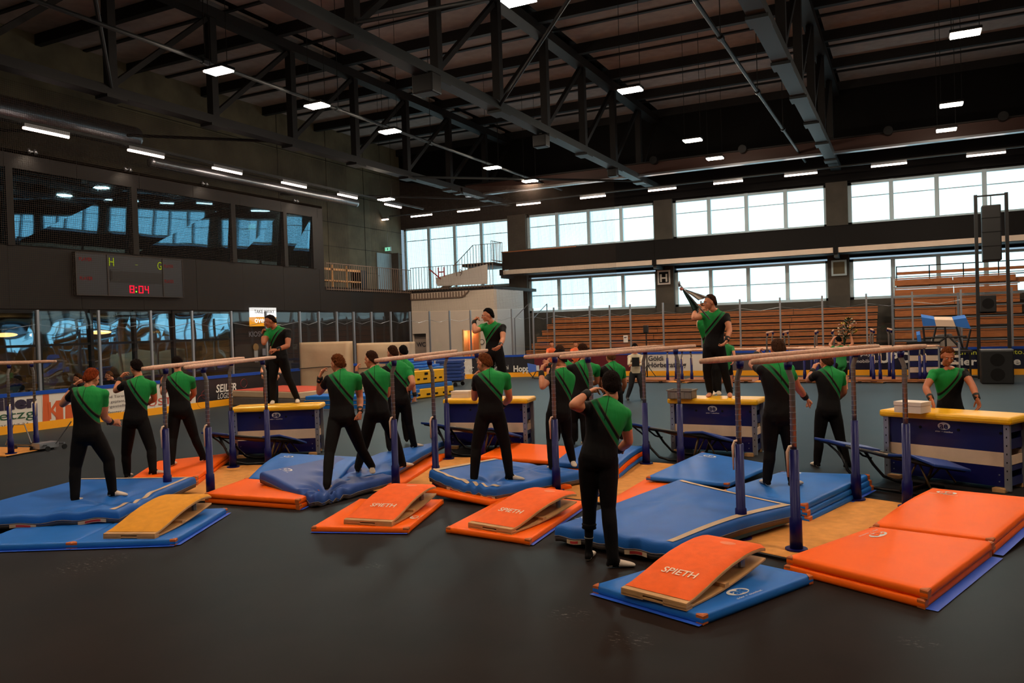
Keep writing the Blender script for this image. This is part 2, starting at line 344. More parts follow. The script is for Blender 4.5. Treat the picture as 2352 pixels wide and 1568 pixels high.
# restaurant interior
M_rw = mat('warm_restaurant_wall', (150, 112, 62), .7, var=.3, vs=.8)
rw = struct(MB().span(V(-31, YF, 0), V(-30.7, 23, 3.0)).build('wall_restaurant', M_rw), 'warm lit rear wall of the restaurant')
struct(MB().span(V(-31, 23, 0), V(-22.3, 23.2, 3.0)).build('wall_kiosk', M_rw), 'side wall of the restaurant')
for i, (px, w) in enumerate(((92, .3), (288, .3), (527, .28))):
    p = PX(px, 800, -24.2)
    struct(MB().span(V(-24.35, p[1]-w/2, 0), V(-24.05, p[1]+w/2, 3.0)).build('trim_%d' % (i+1), mat('timber_post', (190, 140, 70), .6, var=.2, vs=3)), 'timber post inside the restaurant')
M_pend = emat('pendant_glow', (255, 190, 110), 5.0)
for i, (px, py, lab) in enumerate(((12, 769, 'oval pendant lamp at the picture edge in the restaurant'), (84, 769, 'small glowing pendant lamp beside the timber post'), (230, 763, 'wide oval pendant lamp in the middle restaurant bay'), (520, 768, 'small pendant lamp near the kiosk end of the restaurant'))):
    p = PX(px, py, -25.5)
    t = thing('pendant_lamp', lab, 'lamp', p, 0, 'restaurant pendant lamps'); r = (.34, .2, .36, .12)[i]
    MB().ell(p, (r, r, .07), 20, 8).build('shade', M_pend, t, True); MB().tube([p, (p[0], p[1], 3.0)], .008, 6).build('cable', M_blk, t)
lt = bpy.data.lights.new('restaurant_light', 'AREA'); lt.energy = 260; lt.shape = 'RECTANGLE'; lt.size = 5; lt.size_y = 24; lt.color = (1, .72, .42)
lo = bpy.data.objects.new('restaurant_light', lt); COL.objects.link(lo); lo.location = (-27, 10, 2.9)
# tables and benches in the restaurant
for i in range(7):
    y = 4.+i*2.4; t = thing('dining_table', 'wooden dining table behind the restaurant glazing, %s from the kiosk' % ['seventh', 'sixth', 'fifth', 'fourth', 'third', 'second', 'first'][i], 'table', (-24.9+(i % 2)*.8, y, 0), 0, 'restaurant tables')
    x = -24.9+(i % 2)*.8
    MB().span(V(x-.4, y-.6, .72), V(x+.4, y+.6, .76)).build('tabletop', M_ply, t, bevel=.005)
    for a in (-.33, .33):
        for b in (-.52, .52): MB().span(V(x+a-.025, y+b-.025, 0), V(x+a+.025, y+b+.025, .72)).build('leg', M_blk, t)
# ------------------------------------------------------------------ roof trusses
def truss(X, n, lab):
    t = thing('roof_truss', lab, 'truss', (X, 0, 8.65), 0, None); struct(t)
    MB().span(V(X-.2, YF, 8.55), V(X+.2, YB-.1, 8.8)).build('bottom_chord', M_beam if X > -15 else M_wdark, t)  # left truss chord coloured darker, standing in for the weak light there
    MB().span(V(X-.22, YF, 11.75), V(X+.22, YB-.1, 12.05)).build('top_chord', M_wdark, t)
    y = 35.2; k = 0
    while y > -4:
        MB().span(V(X-.12, y-.12, 8.8), V(X+.12, y+.12, 11.75)).build('post', M_wdark, t)
        MB().beam(V(X, y, 8.85), V(X, y+3.3 if y+3.4 < YB else YB-.2, 11.7), .14, .14).build('diagonal', M_wdark, t)
        MB().span(V(X-.24, y-.3, 8.48), V(X+.24, y+.3, 8.56)).build('gusset', M_beam if X > -15 else M_wdark, t)  # gussets of the left truss share its painted-in dimness
        y -= 3.47; k += 1
    return t
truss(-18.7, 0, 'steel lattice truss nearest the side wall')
truss(-10.8, 1, 'steel lattice truss over the middle of the hall')
truss(-2.75, 2, 'steel lattice truss at the right with the pale lower flange')
truss(5.0, 3, 'steel lattice truss outside the right edge')
# cross braces between the trusses
br = thing('cross_brace', 'thin round braces crossing between the trusses', 'brace', (-14, 30, 8.6)); struct(br)
for (a, b) in (((-18.7, 28.2, 8.6), (-10.8, 35.2, 8.6)), ((-10.8, 14.3, 8.9), (-2.75, 21.2, 11.5)), ((-10.8, 21.2, 8.6), (-2.75, 14.4, 11.8)), ((-18.7, 14.4, 8.7), (-10.8, 7.4, 11.5)), ((-18.7, 35.2, 8.6), (-25.6, 28.2, 8.6)), ((-18.7, 21.2, 8.7), (-25.6, 14.3, 8.7))):
    MB().tube([V(*a), V(*b)], .05, 8).build('rod', M_beam, br)
# conduits that carry the lamps
for i, X in enumerate((-15.3, -3.9)):
    c = thing('conduit_rail', ['round conduit rail over the left lamp row', 'round conduit rail running past the right truss'][i], 'rail', (X, 20, 8.9)); struct(c)
    MB().tube([V(X, YF, 8.9), V(X, YB-1.2, 8.9)], .05, 10).build('pipe', M_beam, c)
    for y in (4, 9, 14.4, 19.5, 24.7, 30):
        MB().tube([V(X, y, 8.9), V(X, y, 12.3)], .012, 6).build('hanger', M_blk, c)
        MB().tube([V(X, y-.1, 8.9), V(X, y+.1, 8.9)], .085, 10).build('clamp', M_beam, c)
# hanging floodlights
def highbay(X, Y, lab, z=8.5):
    t = thing('hanging_floodlight', lab, 'lamp', (X, Y, z), 0, 'hanging floodlights'); h = .11
    MB().span(V(X-.33, Y-.22, z+.03), V(X+.33, Y+.22, z+h)).build('housing', M_blk, t, bevel=.02)
    d = MB()
    d.span(V(X-.3, Y-.19, z), V(X+.3, Y+.19, z+.03)); d.build('diffuser', M_lamp, t)
    for s in (-.28, .28): MB().tube([V(X+s, Y, z+h), V(X+s, Y, 12.4)], .008, 6).build('cable', M_blk, t)
    return t
ys = [14.24, 17.8, 21.3, 28.3, 31.8]
rowL = ['nearest', 'second', 'third', 'fourth', 'farthest']
for i, y in enumerate(ys): highbay(-14.7, y, '%s floodlight of the row nearest the scoreboard wall' % rowL[i].capitalize())
for i, y in enumerate([14.24, 21.2, 28.2, 31.8]): highbay(-6.7, y, '%s floodlight of the middle ceiling row' % ['nearest', 'second', 'third', 'farthest'][i].capitalize())
for i, y in enumerate([21.2, 28.1, 31.8]): highbay(1.27, y, '%s floodlight of the right ceiling row' % ['nearest', 'second', 'farthest'][i].capitalize())
for X, y in ((-14.7, 7.2), (-6.7, 7.2), (1.27, 14.2), (1.27, 7.2), (-6.7, .2), (1.27, .2), (9.2, 14.2), (9.2, 7.2), (9.2, 21.2), (-14.7, .2)):
    highbay(X, y, 'hanging floodlight of the rows above and behind the viewer')
p = PX(887, 459, -19.5)
highbay(-19.5, p[1], 'small floodlight over the gallery corner', p[2])
# strip lights
def strip(a, b, lab, grp):
    a, b = np.array(a), np.array(b); c = (a+b)/2; t = thing('strip_light', lab, 'lamp', c, 0, grp)
    MB().beam(a+V(0, 0, .08), b+V(0, 0, .08), .12, .1).build('housing', M_alu, t)
    MB().tube([a, b], .038, 8).build('tube', M_strip, t); return t
xs = -21.3
for i, (x0, y0, x1, y1) in enumerate([(53, 294, 158, 317), (294, 344, 376, 363), (488, 384, 555, 402), (647, 418, 703, 432), (776, 444, 820, 459), (884, 467, 921, 476)]):
    a = PX(x0, y0, xs); b = PX(x1, y1, xs); a[2] = b[2] = 7.97
    strip(a, b, '%s strip light along the scoreboard wall' % ['first', 'second', 'third', 'fourth', 'fifth', 'sixth'][i].capitalize()+' from the left picture edge', 'strip lights on the side wall rail')
MB().span(V(xs-.04, YF, 8.1), V(xs+.04, 33.5, 8.18)).build('light_rail', M_beam).update_tag()
tag(bpy.data.objects['light_rail'], 'long thin rail carrying the strip lights of the scoreboard wall', 'rail', kind='structure')
for i, (x0, y0, x1, y1) in enumerate([(846, 511, 892, 506), (944, 500, 992, 494), (1051, 488, 1102, 483), (1187, 472, 1241, 466), (1333, 457, 1391, 450), (1489, 439, 1553, 433), (1639, 421, 1706, 415), (1802, 405, 1877, 397), (2001, 384, 2083, 376), (2220, 360, 2310, 351)]):
    a = PY(x0, y0, 36.2); b = PY(x1, y1, 36.2); a[2] = b[2] = 8.28
    strip(a, b, '%s strip light above the window wall counted from the stair corner' % ['first', 'second', 'third', 'fourth', 'fifth', 'sixth', 'seventh', 'eighth', 'ninth', 'tenth'][i].capitalize(), 'strip lights on the window wall rail')
tag(MB().span(V(XL+.5, 36.17, 8.4), V(XR, 36.23, 8.46)).build('light_rail', M_beam), 'long thin rail carrying the strip lights of the window wall', 'rail', kind='structure')
# beam and round ducts in front of the window wall
bm = thing('crane_beam', 'brown steel beam running along the window wall under the roof', 'beam', (0, 35, 9)); struct(bm)
zb = PY(1500, 402, 34.6)[2]
MB().span(V(-19.5, 34.5, zb), V(XR, 34.8, zb+.08)).build('flange', M_alu, bm)
MB().span(V(-19.5, 34.6, zb+.08), V(XR, 34.7, zb+.55)).build('web', mat('brown_steel', (70, 42, 34), .5), bm)
MB().span(V(-19.5, 34.5, zb+.55), V(XR, 34.8, zb+.6)).build('flange', M_wdark, bm)
for X in (-16.6, -9.9, -6.1, -.6, 3.2): MB().tube([V(X, 34.3, zb+.6), V(X, 34.6, zb+.6)], .17, 14).build('ring', M_blk, bm)
# fan boxes under the trusses
for i, (px, py) in enumerate(((980, 190), (1243, 322), (1408, 395), (1052, 437))):
    X = -10.8 if i else -10.8; X = (-10.8, -10.8, -10.8, -18.7)[i]; p = PX(px, py, X)
    t = thing('ceiling_box', 'dark loudspeaker box hung under a truss, %s' % ['largest one, nearest', 'second one along the middle truss', 'third one along the middle truss', 'one on the truss near the side wall'][i], 'speaker', p); s = (.3, .24, .2, .2)[i]
    b = MB().span(p-V(s, s*.8, s), p+V(s, s*.8, s*.7)); b.build('cabinet', M_blk, t, bevel=.04)
    MB().span(p+V(-.05, -.05, s*.7), V(p[0]+.05, p[1]+.05, 8.6)).build('bracket', M_blk, t)
# spiral ducts along the side wall
def duct(a, b, r, lab):
    a, b = np.array(a, float), np.array(b, float); L = np.linalg.norm(b-a); n = int(L/.16); pts = []; rs = []
    for i in range(n*2+1): pts.append(a+(b-a)*i/(n*2)); rs.append(r*(1.02 if i % 2 else 1))
    o = MB().tube(pts, rs, 20).build('spiral_duct', M_steel, None, True); tag(o, lab, 'duct', kind='structure')
a = PX(-200, 232, -22.6); b = PX(312, 328, -22.6); duct((-22.6, a[1], 8.75), (-22.6, b[1], 8.75), .36, 'large spiral ventilation duct over the facade, near section')
a = PX(345, 372, -21.9); b = PX(818, 466, -21.9); duct((-21.9, a[1], 7.9), (-21.9, b[1], 7.9), .17, 'slimmer spiral duct along the facade top, far section')
# uplights on the facade top
for i, (px, py) in enumerate(((72, 341), (291, 378), (468, 412), (678, 453))):
    p = PX(px, py, XF+.1); p[2] = 7.56; t = thing('spotlight', 'small twin spotlight clamped on the facade top, %s from the left' % ['first', 'second', 'third', 'yellowish one, fourth'][i], 'lamp', p)
    MB().span(p+V(-.16, -.1, -.06), p+V(.02, .1, -.03)).build('bracket', M_steel, t)
    for s in (-.09, .09): MB().tube([p+V(0, s, 0), p+V(.06, s, -.1)], .05, 8).build('head', M_steel, t, True)
    l = bpy.data.lights.new('spot', 'SPOT'); l.energy = 26; l.spot_size = 1.9; l.spot_blend = 1; l.color = (1, .8, .6); l.shadow_soft_size = .05
    lo = bpy.data.objects.new('spotlight_bulb', l); COL.objects.link(lo); lo.location = p+V(.32, 0, -.08); lo.rotation_euler = (0, math.radians(38), 0); child(lo, t)
# ------------------------------------------------------------------ gallery along the window wall
ga = thing('wall_gallery', 'dark gallery front with a pale light strip below it', None, (0, 36.5, 4.9)); struct(ga)
for i, (xa, xb) in enumerate(((-18.6, -10.6), (-10.6, -2.75), (-2.75, 5.1), (5.1, 13), (13, XR))):
    MB().span(V(xa+.005, 36.5, 5.12), V(xb-.005, 36.58, 6.0)).build('panel', M_black, ga)
    MB().span(V(xa+.1, 36.42, 4.88), V(xb-.1, 36.5, 5.1)).build('light_strip_cover', M_white, ga)
    MB().span(V(xa-.1, 36.38, 4.84), V(xa+.1, 36.6, 5.14)).build('bracket', M_black, ga)
    MB().span(V(xa-.08, 36.5, 4.7), V(xa+.08, YB, 4.85)).build('bracket_arm', M_beam, ga)
MB().span(V(-18.6, 36.58, 4.86), V(XR, YB, 4.98)).build('floor_slab', M_black, ga)
MB().span(V(-18.6, 36.48, 6.0), V(-14.5, 36.62, 6.05)).build('handrail', M_wood, ga)
MB().span(V(-14.5, 36.48, 6.0), V(XR, 36.62, 6.03)).build('handrail', M_black, ga)
# ------------------------------------------------------------------ corner gallery with railing and the white toilet block
cg = thing('floor_gallery', 'slab of the corner gallery above the toilets', None, (-22, 30, 4.1)); struct(cg)
MB().span(V(XL, 26.7, 4.0), V(XF, 38, 4.15)).build('slab', M_dark, cg)
MB().span(V(XF, 33.2, 4.0), V(-17.4, 38, 4.15)).build('slab', M_dark, cg)
rg = thing('gallery_railing', 'thin steel bar railing round the corner gallery', 'railing', (-22, 30, 4.15)); struct(rg)
def railing(t, a, b, z0, z1, step=.16, r=.015, m=None):
    a, b = np.array(a, float), np.array(b, float); L = np.linalg.norm(b-a); n = max(2, int(L/step))
    z0a, z0b = (z0 if hasattr(z0, '__len__') else (z0, z0)); h = z1
    for i in range(n+1):
        q = a+(b-a)*i/n; zz = z0a+(z0b-z0a)*i/n
        MB().tube([V(q[0], q[1], zz), V(q[0], q[1], zz+h)], r, 5).build('baluster', m or M_dark, t)
    MB().beam(V(a[0], a[1], z0a+h), V(b[0], b[1], z0b+h), .05, .025).build('top_rail', m or M_dark, t)
    MB().beam(V(a[0], a[1], z0a+.05), V(b[0], b[1], z0b+.05), .04, .03).build('bottom_rail', m or M_dark, t)
M_brz = mat('bronze_bar', (136, 112, 96), .45, metal=.3)
railing(rg, (XF+.02, 26.8), (XF+.02, 33.2), 4.0, 1.15, m=M_brz)
railing(rg, (XF+.02, 33.18), (-17.4, 33.18), 4.1, 1.15, m=M_brz)
rg2 = thing('stair_railing', 'second railing on the stair landing in front of the tall window', 'railing', (-19, 36, 4.9)); struct(rg2)
railing(rg2, (-21.4, 36.4), (-20.2, 36.4), (4.5, 5.5), 1.0, m=M_brz)
railing(rg2, (-20.2, 36.4), (-18.5, 36.4), 5.5, 1.0, m=M_brz)
railing(rg2, (-18.5, 36.4), (-18.5, 35.2), 5.5, 1.0, m=M_brz)
MB().span(V(-20.2, 35.2, 5.3), V(-18.5, 37.9, 5.45)).build('landing', M_dark, rg2)
MB().beam(V(-22.5, 36.6, 4.2), V(-20.2, 36.6, 5.35), .12, .25).build('stringer', M_brz, rg2)
tb = thing('gallery_bench', 'wooden framed bench backs stacked behind the gallery railing', 'bench', (-24, 29, 4.15))
for i in range(3):
    y0 = 27.6+i*1.05
    MB().span(V(-23.2, y0, 4.15), V(-23.15, y0+.06, 5.25)).build('leg', M_ply, tb)
    MB().span(V(-23.2, y0, 5.0), V(-23.15, y0+1.0, 5.1)).build('backrest', M_ply, tb)
    MB().span(V(-23.5, y0, 4.5), V(-23.1, y0+1.0, 4.56)).build('seat', M_ply, tb)
MB().span(V(-23.7, 30.7, 4.15), V(-23.1, 31.1, 5.1)).build('bin', M_blk, tb)
wc = thing('wall_toilet_block', 'white rendered toilet block under the gallery', None, (-19.7, 33.2, 0)); struct(wc)
def px_y(px, py, Y=33.2): return PY(px, py, Y)
wx = [-22.0, -21.62, -20.78, -18.92, -18.25, -17.4]
p = [px_y(v, 790)[0] for v in (948, 979, 1065, 1102)]
def blk(a, b, z0, z1): MB().span(V(a, 33.2, z0), V(b, 33.5, z1)).build('wall_section', M_white, wc)
blk(-22.0, p[0], 0, 4.0); blk(p[0], p[1], 2.02, 4.0); blk(p[1], p[2], 0, 4.0); blk(p[2], p[3], 2.1, 4.0); blk(p[3], -17.4, 0, 4.0)
MB().span(V(-17.7, 33.5, 0), V(-17.4, 36.4, 4.0)).build('wall_section', mat('cool_white_wall', (196, 202, 205), .7), wc)
d2 = thing('door_2', 'grey toilet door marked WC', None, ((p[0]+p[1])/2, 33.4, 0)); struct(d2)
MB().span(V(p[0], 33.38, 0), V(p[1], 33.43, 1.75)).build('door_leaf', mat('warm_grey_door', (150, 132, 118), .6), d2)
MB().span(V(p[0], 33.38, 1.75), V(p[1], 33.43, 2.02)).build('door_lintel', mat('grey_lintel', (90, 82, 76), .6), d2)
a, b = PY(957, 796, 33.37), PY(978, 796, 33.37); b[2] = a[2]
text_on('lettering', 'WC', a, b, (0, -1, 0), M_letd, d2, bold=.02)
d3 = thing('door_3', 'open doorway with warm light inside', None, ((p[2]+p[3])/2, 33.6, 0)); struct(d3)
MB().span(V(p[2], 33.62, 0), V(p[3], 33.66, 2.1)).build('lit_room', mat('orange_lit_wall', (235, 150, 95), .7), d3)
MB().span(V(p[2]-.05, 33.17, 0), V(p[2]+.03, 33.6, 2.15)).build('door_frame', M_ply, d3)
MB().span(V(p[3]-.03, 33.17, 0), V(p[3]+.05, 33.6, 2.15)).build('door_frame', M_ply, d3)
MB().box(((p[2]+p[3])/2+.12, 33.55, 1.05), (.4, .05, 2.1), .3).build('door_leaf', mat('timber_door', (200, 120, 66), .6), d3)
lt = bpy.data.lights.new('doorway_light', 'POINT'); lt.energy = 20; lt.color = (1, .62, .35); lt.shadow_soft_size = .2
lo = bpy.data.objects.new('doorway_light', lt); COL.objects.link(lo); lo.location = ((p[2]+p[3])/2-.1, 33.45, 1.95)
# serrated shadow along the top of the block, built as thin bars
fr = thing('trim_1', 'serrated shadow edge built as bars along the top of the toilet block', None, (-20, 33.15, 4)); struct(fr)
x = -22.0
while x < -18.95:
    MB().span(V(x, 33.14, 3.72), V(x+.05, 33.19, 3.98)).build('shadow_bar', M_brz, fr); x += .16
MB().span(V(-22, 33.14, 3.68), V(-19.1, 33.19, 3.73)).build('shadow_edge_bar', M_brz, fr)
MB().beam(V(-19.1, 33.16, 3.7), V(-18.7, 33.16, 3.98), .05, .05).build('shadow_edge_bar', M_brz, fr)
# translucent banner on the railing
M_ban = glassmat('banner_film', (.9, .8, .72), .75, rough=.6)
bn = thing('banner', 'translucent whitish banner sheet hanging on the stair corner railing', 'banner', (-18.6, 33.0, 4.2))
q = [PY(1000, 638, 33.05), PY(1120, 606, 33.05), PY(1120, 652, 33.05), PY(1004, 657, 33.05)]
MB().quad(*[v+V(0, 0, 0) for v in (q[3], q[2], q[1], q[0])]).build('sheet', mat('banner_cloth', (190, 180, 172), .8), bn)
MB().beam(PY(986, 618, 33.0), PY(1012, 640, 33.0), .05, .05).build('red_edge', mat('red_edge', (170, 50, 50), .6), bn)
a, b = PY(1006, 636, 33.0), PY(1022, 634, 33.0); b[2] = a[2]; text_on('lettering', 'H', a, b, (0, -1, 0), mat('red_edge', (170, 50, 50)), bn)
a, b = PY(1048, 634, 33.0), PY(1062, 632, 33.0); b[2] = a[2]; text_on('lettering', '19', a, b, (0, -1, 0), mat('grey_print', (120, 105, 98)), bn)
# exit signs
def exit_sign(p, ax, lab):
    t = thing('exit_sign', lab, 'sign', p); n = V(1, 0, 0) if ax == 'x' else V(0, -1, 0); s = V(0, 1, 0) if ax == 'x' else V(1, 0, 0); p = np.array(p, float)
    MB().box(p, (.06, .4, .24) if ax == 'x' else (.4, .06, .24)).build('case', M_alu, t)
    q = p+n*.035; MB().quad(q-s*.17-V(0, 0, .1), q+s*.17-V(0, 0, .1), q+s*.17+V(0, 0, .1), q-s*.17+V(0, 0, .1)).build('face', M_exit, t)
    q = p+n*.04; g = mat('exit_green', (20, 110, 70), .6)
    MB().quad(q-s*.02-V(0, 0, .07), q+s*.03-V(0, 0, .07), q+s*.03+V(0, 0, .06), q-s*.02+V(0, 0, .06)).build('figure', g, t)
    MB().tube([p+V(0, 0, .12), p+V(0, 0, .9)], .01, 6).build('rod', M_steel, t)
exit_sign(PX(891, 572, XL+.19), 'y', 'green exit sign hanging over the pale gallery door')
exit_sign(PY(933, 765, 33.0), 'y', 'green exit sign on the dark wall beside the toilet block')
exit_sign(PX(580, 521, XF-.9), 'y', 'green exit sign glowing behind the upper glass band')
tp = thing('notice', 'small white notice on the dark wall beside the WC door', 'notice', PY(931, 793, 33.1))
pp = PY(931, 793, 33.1); MB().box(pp, (.22, .02, .28)).build('sheet', M_letw, tp)
t = thing('wall_pictogram', 'round toilet pictogram beside the open doorway', 'sign', PY(1107, 785, 33.18))
pp = PY(1107, 785, 33.18); MB().tube([pp, pp+V(0, .01, 0)], .13, 20).build('ring', M_conc_d, t); MB().tube([pp-V(0, .005, 0), pp+V(0, .005, 0)], .1, 20).build('disc', M_white, t)
for i, (px, py) in enumerate(((1525, 637), (1927, 615))):
    pp = PY(px, py, YB-.3); t = thing('pier_plaque', ['white framed letter plaque on the pier between the first two lower windows', 'framed picture plaque on the pier beside the second lower window'][i], 'sign', pp)
    MB().box(pp, (.62, .05, .68)).build('board', M_letw if i == 0 else M_frame, t); MB().box(pp-V(0, .03, 0), (.46, .02, .52)).build('print', M_black if i == 0 else M_conc, t)
    if i == 0:
        a = pp-V(.18, .05, .2); text_on('lettering', 'H', a, a+V(.36, 0, 0), (0, -1, 0), M_letw, t, .36, .03)
# ------------------------------------------------------------------ scoreboard
sb = thing('scoreboard', 'dark electronic scoreboard showing red 8:04', 'scoreboard', (XF+.1, 17.3, 3.6))
M_sbp = mat('scoreboard_face', (44, 47, 54), .4); M_sbf = mat('scoreboard_frame', (70, 62, 58), .4, metal=.5)
ya, yb, yc, yd = 15.38, 16.43, 18.45, 19.25; z0, z1 = 3.55, 4.78
for a, b in ((ya, yb), (yb, yc), (yc, yd)):
    MB().span(V(XF, a+.01, z0), V(XF+.14, b-.01, z1)).build('panel', M_sbp, sb)
    for s in (a, b-.02): MB().span(V(XF, s, z0-.02), V(XF+.16, s+.02, z1+.02)).build('frame', M_sbf, sb)
MB().span(V(XF, ya, z0-.03), V(XF+.16, yd, z0)).build('frame', M_sbf, sb); MB().span(V(XF, ya, z1), V(XF+.16, yd, z1+.02)).build('frame', M_sbf, sb)
for (a, b, c, d) in ((16.5, 18.4, 3.95, 4.3),): MB().span(V(XF+.1, a, c), V(XF+.145, b, d)).build('window_strip', M_blk, sb)
xt = XF+.15
M_led = emat('led_red', (255, 30, 60), 1.3); M_ledd = emat('led_dim_red', (150, 25, 25), .55); M_ledg = emat('led_lime', (170, 190, 30), .7)
def sbt(body, y, z, w, h, m, bold=0.): text_on('lettering', body, V(xt, y, z), V(xt, y+w, z), (1, 0, 0), m, sb, h, bold)
sbt('PLAYER', 15.5, 4.55, .42, .1, M_ledd); sbt('PLAYER', 15.5, 3.98, .42, .1, M_ledd); sbt('PLAYER', 18.5, 4.5, .36, .1, M_ledd); sbt('PLAYER', 18.5, 4.0, .36, .1, M_ledd)
sbt('H', 16.48, 4.44, .17, .26, M_ledg); sbt('G', 18.24, 4.42, .16, .25, M_ledg); sbt('-', 17.4, 4.5, .1, .03, M_ledg)
SEG = {'8': 'abcdefg', '0': 'abcdef', '4': 'bcfg'}
def digit(ch, y, w=.17, h=.24, z=3.63):
    mb = MB(); t = .034
    S = dict(a=(0, h-t, w, h), d=(0, 0, w, t), g=(0, h/2-t/2, w, h/2+t/2), f=(0, h/2, t, h), b=(w-t, h/2, w, h), e=(0, 0, t, h/2), c=(w-t, 0, w, h/2))
    for s in SEG[ch]: q = S[s]; mb.span(V(xt-.005, y+q[0], z+q[1]), V(xt+.005, y+q[2], z+q[3]))
    mb.build('digit', M_led, sb)
digit('8', 17.17); digit('0', 17.5); digit('4', 17.73, .15)
MB().box((xt, 17.41, 3.81), (.01, .045, .045)).build('colon_dot', M_led, sb); MB().box((xt, 17.41, 3.68), (.01, .045, .045)).build('colon_dot', emat('led_green', (150, 255, 60), 1.2), sb)
for z in (4.05, 4.0): MB().tube([V(xt, 16.85, 4.34-(4.05-z)), V(xt, 16.52+(4.05-z), 4.34-(4.05-z)), V(xt, 16.52+(4.05-z), 4.0+(4.05-z)), V(xt, 16.85, 4.0+(4.05-z))], .008, 5).build('trim_line', M_sbf, sb)
# kiosk sign
ks = thing('takeaway_sign', 'lit white and orange sign reading TAKE AWAY', 'sign', PX(607, 727, XF+.15))
def kq(x0, y0, x1, y1, m, nm, off=0.):
    a = PX(x0, y1, XF+.15+off); b = PX(x1, y1, XF+.15+off); c = PX(x0, y0, XF+.15+off)
    return MB().span(V(XF+.02+off, a[1], a[2]), V(XF+.15+off, b[1], c[2])).build(nm, m, ks)
kq(579, 706, 635, 728, emat('sign_white', (255, 250, 245), 1.15), 'upper_face'); kq(579, 728, 635, 749, emat('sign_orange', (255, 165, 40), .9), 'lower_face')
a = PX(584, 719, XF+.16); b = PX(630, 719, XF+.16); b[2] = a[2]; text_on('lettering', 'TAKE AWAY', a, b, (1, 0, 0), M_letd, ks, bold=.01)
a = PX(585, 741, XF+.16); b = PX(612, 741, XF+.16); b[2] = a[2]; text_on('lettering', 'over', a, b, (1, 0, 0), emat('sign_text', (255, 250, 240), 1.3), ks, bold=.02)
ks2 = thing('kiosk_lettering', 'grey KIOSK lettering on the dark wall under the lit sign', 'sign', PX(592, 770, XF+.03))
a = PX(572, 773, XF+.02); b = PX(606, 773, XF+.02); b[2] = a[2]; text_on('lettering', 'KIOSK', a, b, (1, 0, 0), mat('grey_letters', (120, 125, 135), .5), ks2, bold=.01)
gl = thing('restaurant_lettering', 'small gold lettering on the restaurant glass', 'sign', PX(353, 763, XF+.03))
a = PX(344, 765, XF+.02); b = PX(368, 765, XF+.02); b[2] = a[2]; text_on('lettering', 'quartim', a, b, (1, 0, 0), mat('gold_letters', (190, 160, 90), .5), gl)
pn = thing('kiosk_posters', 'notices and a round emblem on the kiosk pillar', 'poster', PX(595, 800, XF+.05))
for (x, y, w, h, c) in ((588, 812, .18, .26, (150, 150, 150)), (607, 808, .2, .26, (110, 110, 120)), (589, 828, .18, .12, (120, 120, 125))):
    q = PX(x, y, XF+.04); MB().box(q, (.02, w, h)).build('sheet', mat('sheet%d' % c[0], c, .6), pn)
q = PX(587, 797, XF+.03); MB().tube([q, q+V(.02, 0, 0)], .14, 20).build('emblem', mat('ochre_emblem', (130, 95, 40), .6), pn)
# ------------------------------------------------------------------ rink boards with shield glass
R = 6.4; XBd, YBd = -19.4, 32.0; CX_, CY_ = XBd+R, YBd-R
def board_path():
    pts = [(XBd, y) for y in (-10, -6, -2, 1.5, 5, 8.4, 10.95, 12.58, 14.25, 15.89, 17.36, 18.92)]
    for px in (610, 688, 732, 773, 812, 853, 897, 941, 986, 1032, 1080, 1127, 1175, 1224, 1272):
        d = ray(px, 720); t = XBd/d[0]; y = t*d[1]
        if y < CY_: pts.append((XBd, y)); continue
        # far crossing of the view line with the rounded corner
        a = d[0]**2+d[1]**2; b = -(d[0]*CX_+d[1]*CY_); c = CX_**2+CY_**2-R*R; q = b*b-a*c
        t = (-b+math.sqrt(q))/a if q > 0 else 0; x, y = d[0]*t, d[1]*t
        if x > CX_ or q <= 0: t = YBd/d[1]; x, y = d[0]*t, YBd
        if x < -12.5: pts.append((x, y))
    pts += [(x, YBd) for x in (-12.2, -11.3, -10.4, -9.01, -7.45, -5.94, -4.44, -2.93, -1.42, .08, 1.6, 3.11, 4.7, 6.3, 8, 10, 12)]
    return pts
bp = board_path()
M_bw = mat('board_white', (215, 208, 198), .35); M_bd = mat('board_dark', (36, 34, 40), .35); M_bm = mat('board_maroon', (96, 24, 36), .35); M_bn = mat('board_navy', (14, 18, 46), .35)
M_kick = mat('kick_strip_yellow', (250, 170, 30), .35); M_wine = mat('board_wine', (70, 22, 28), .35)
rb = thing('rink_boards', 'white ice rink boards with blue top rail and yellow kick strip', 'barrier', (XBd, 10, 0))
rs = thing('shield_glass', 'clear shield glass panes on the rink boards', 'barrier', (XBd, 10, 1))
def bmat(i, a, b):
    x, y = (a[0]+b[0])/2, (a[1]+b[1])/2
    if abs(x-XBd) < .1: return M_bw if y < 17.3 else M_bd
    if y < YBd-.12: return (M_bw if x < -16.9 else (M_bd if x < -15.1 else M_bm)) if y > 27.2 else M_bd
    if x < -10.3: return M_bm
    if x < -8: return M_bw
    if x < -5: return mat('board_grey', (92, 84, 86), .35)
    return M_bn
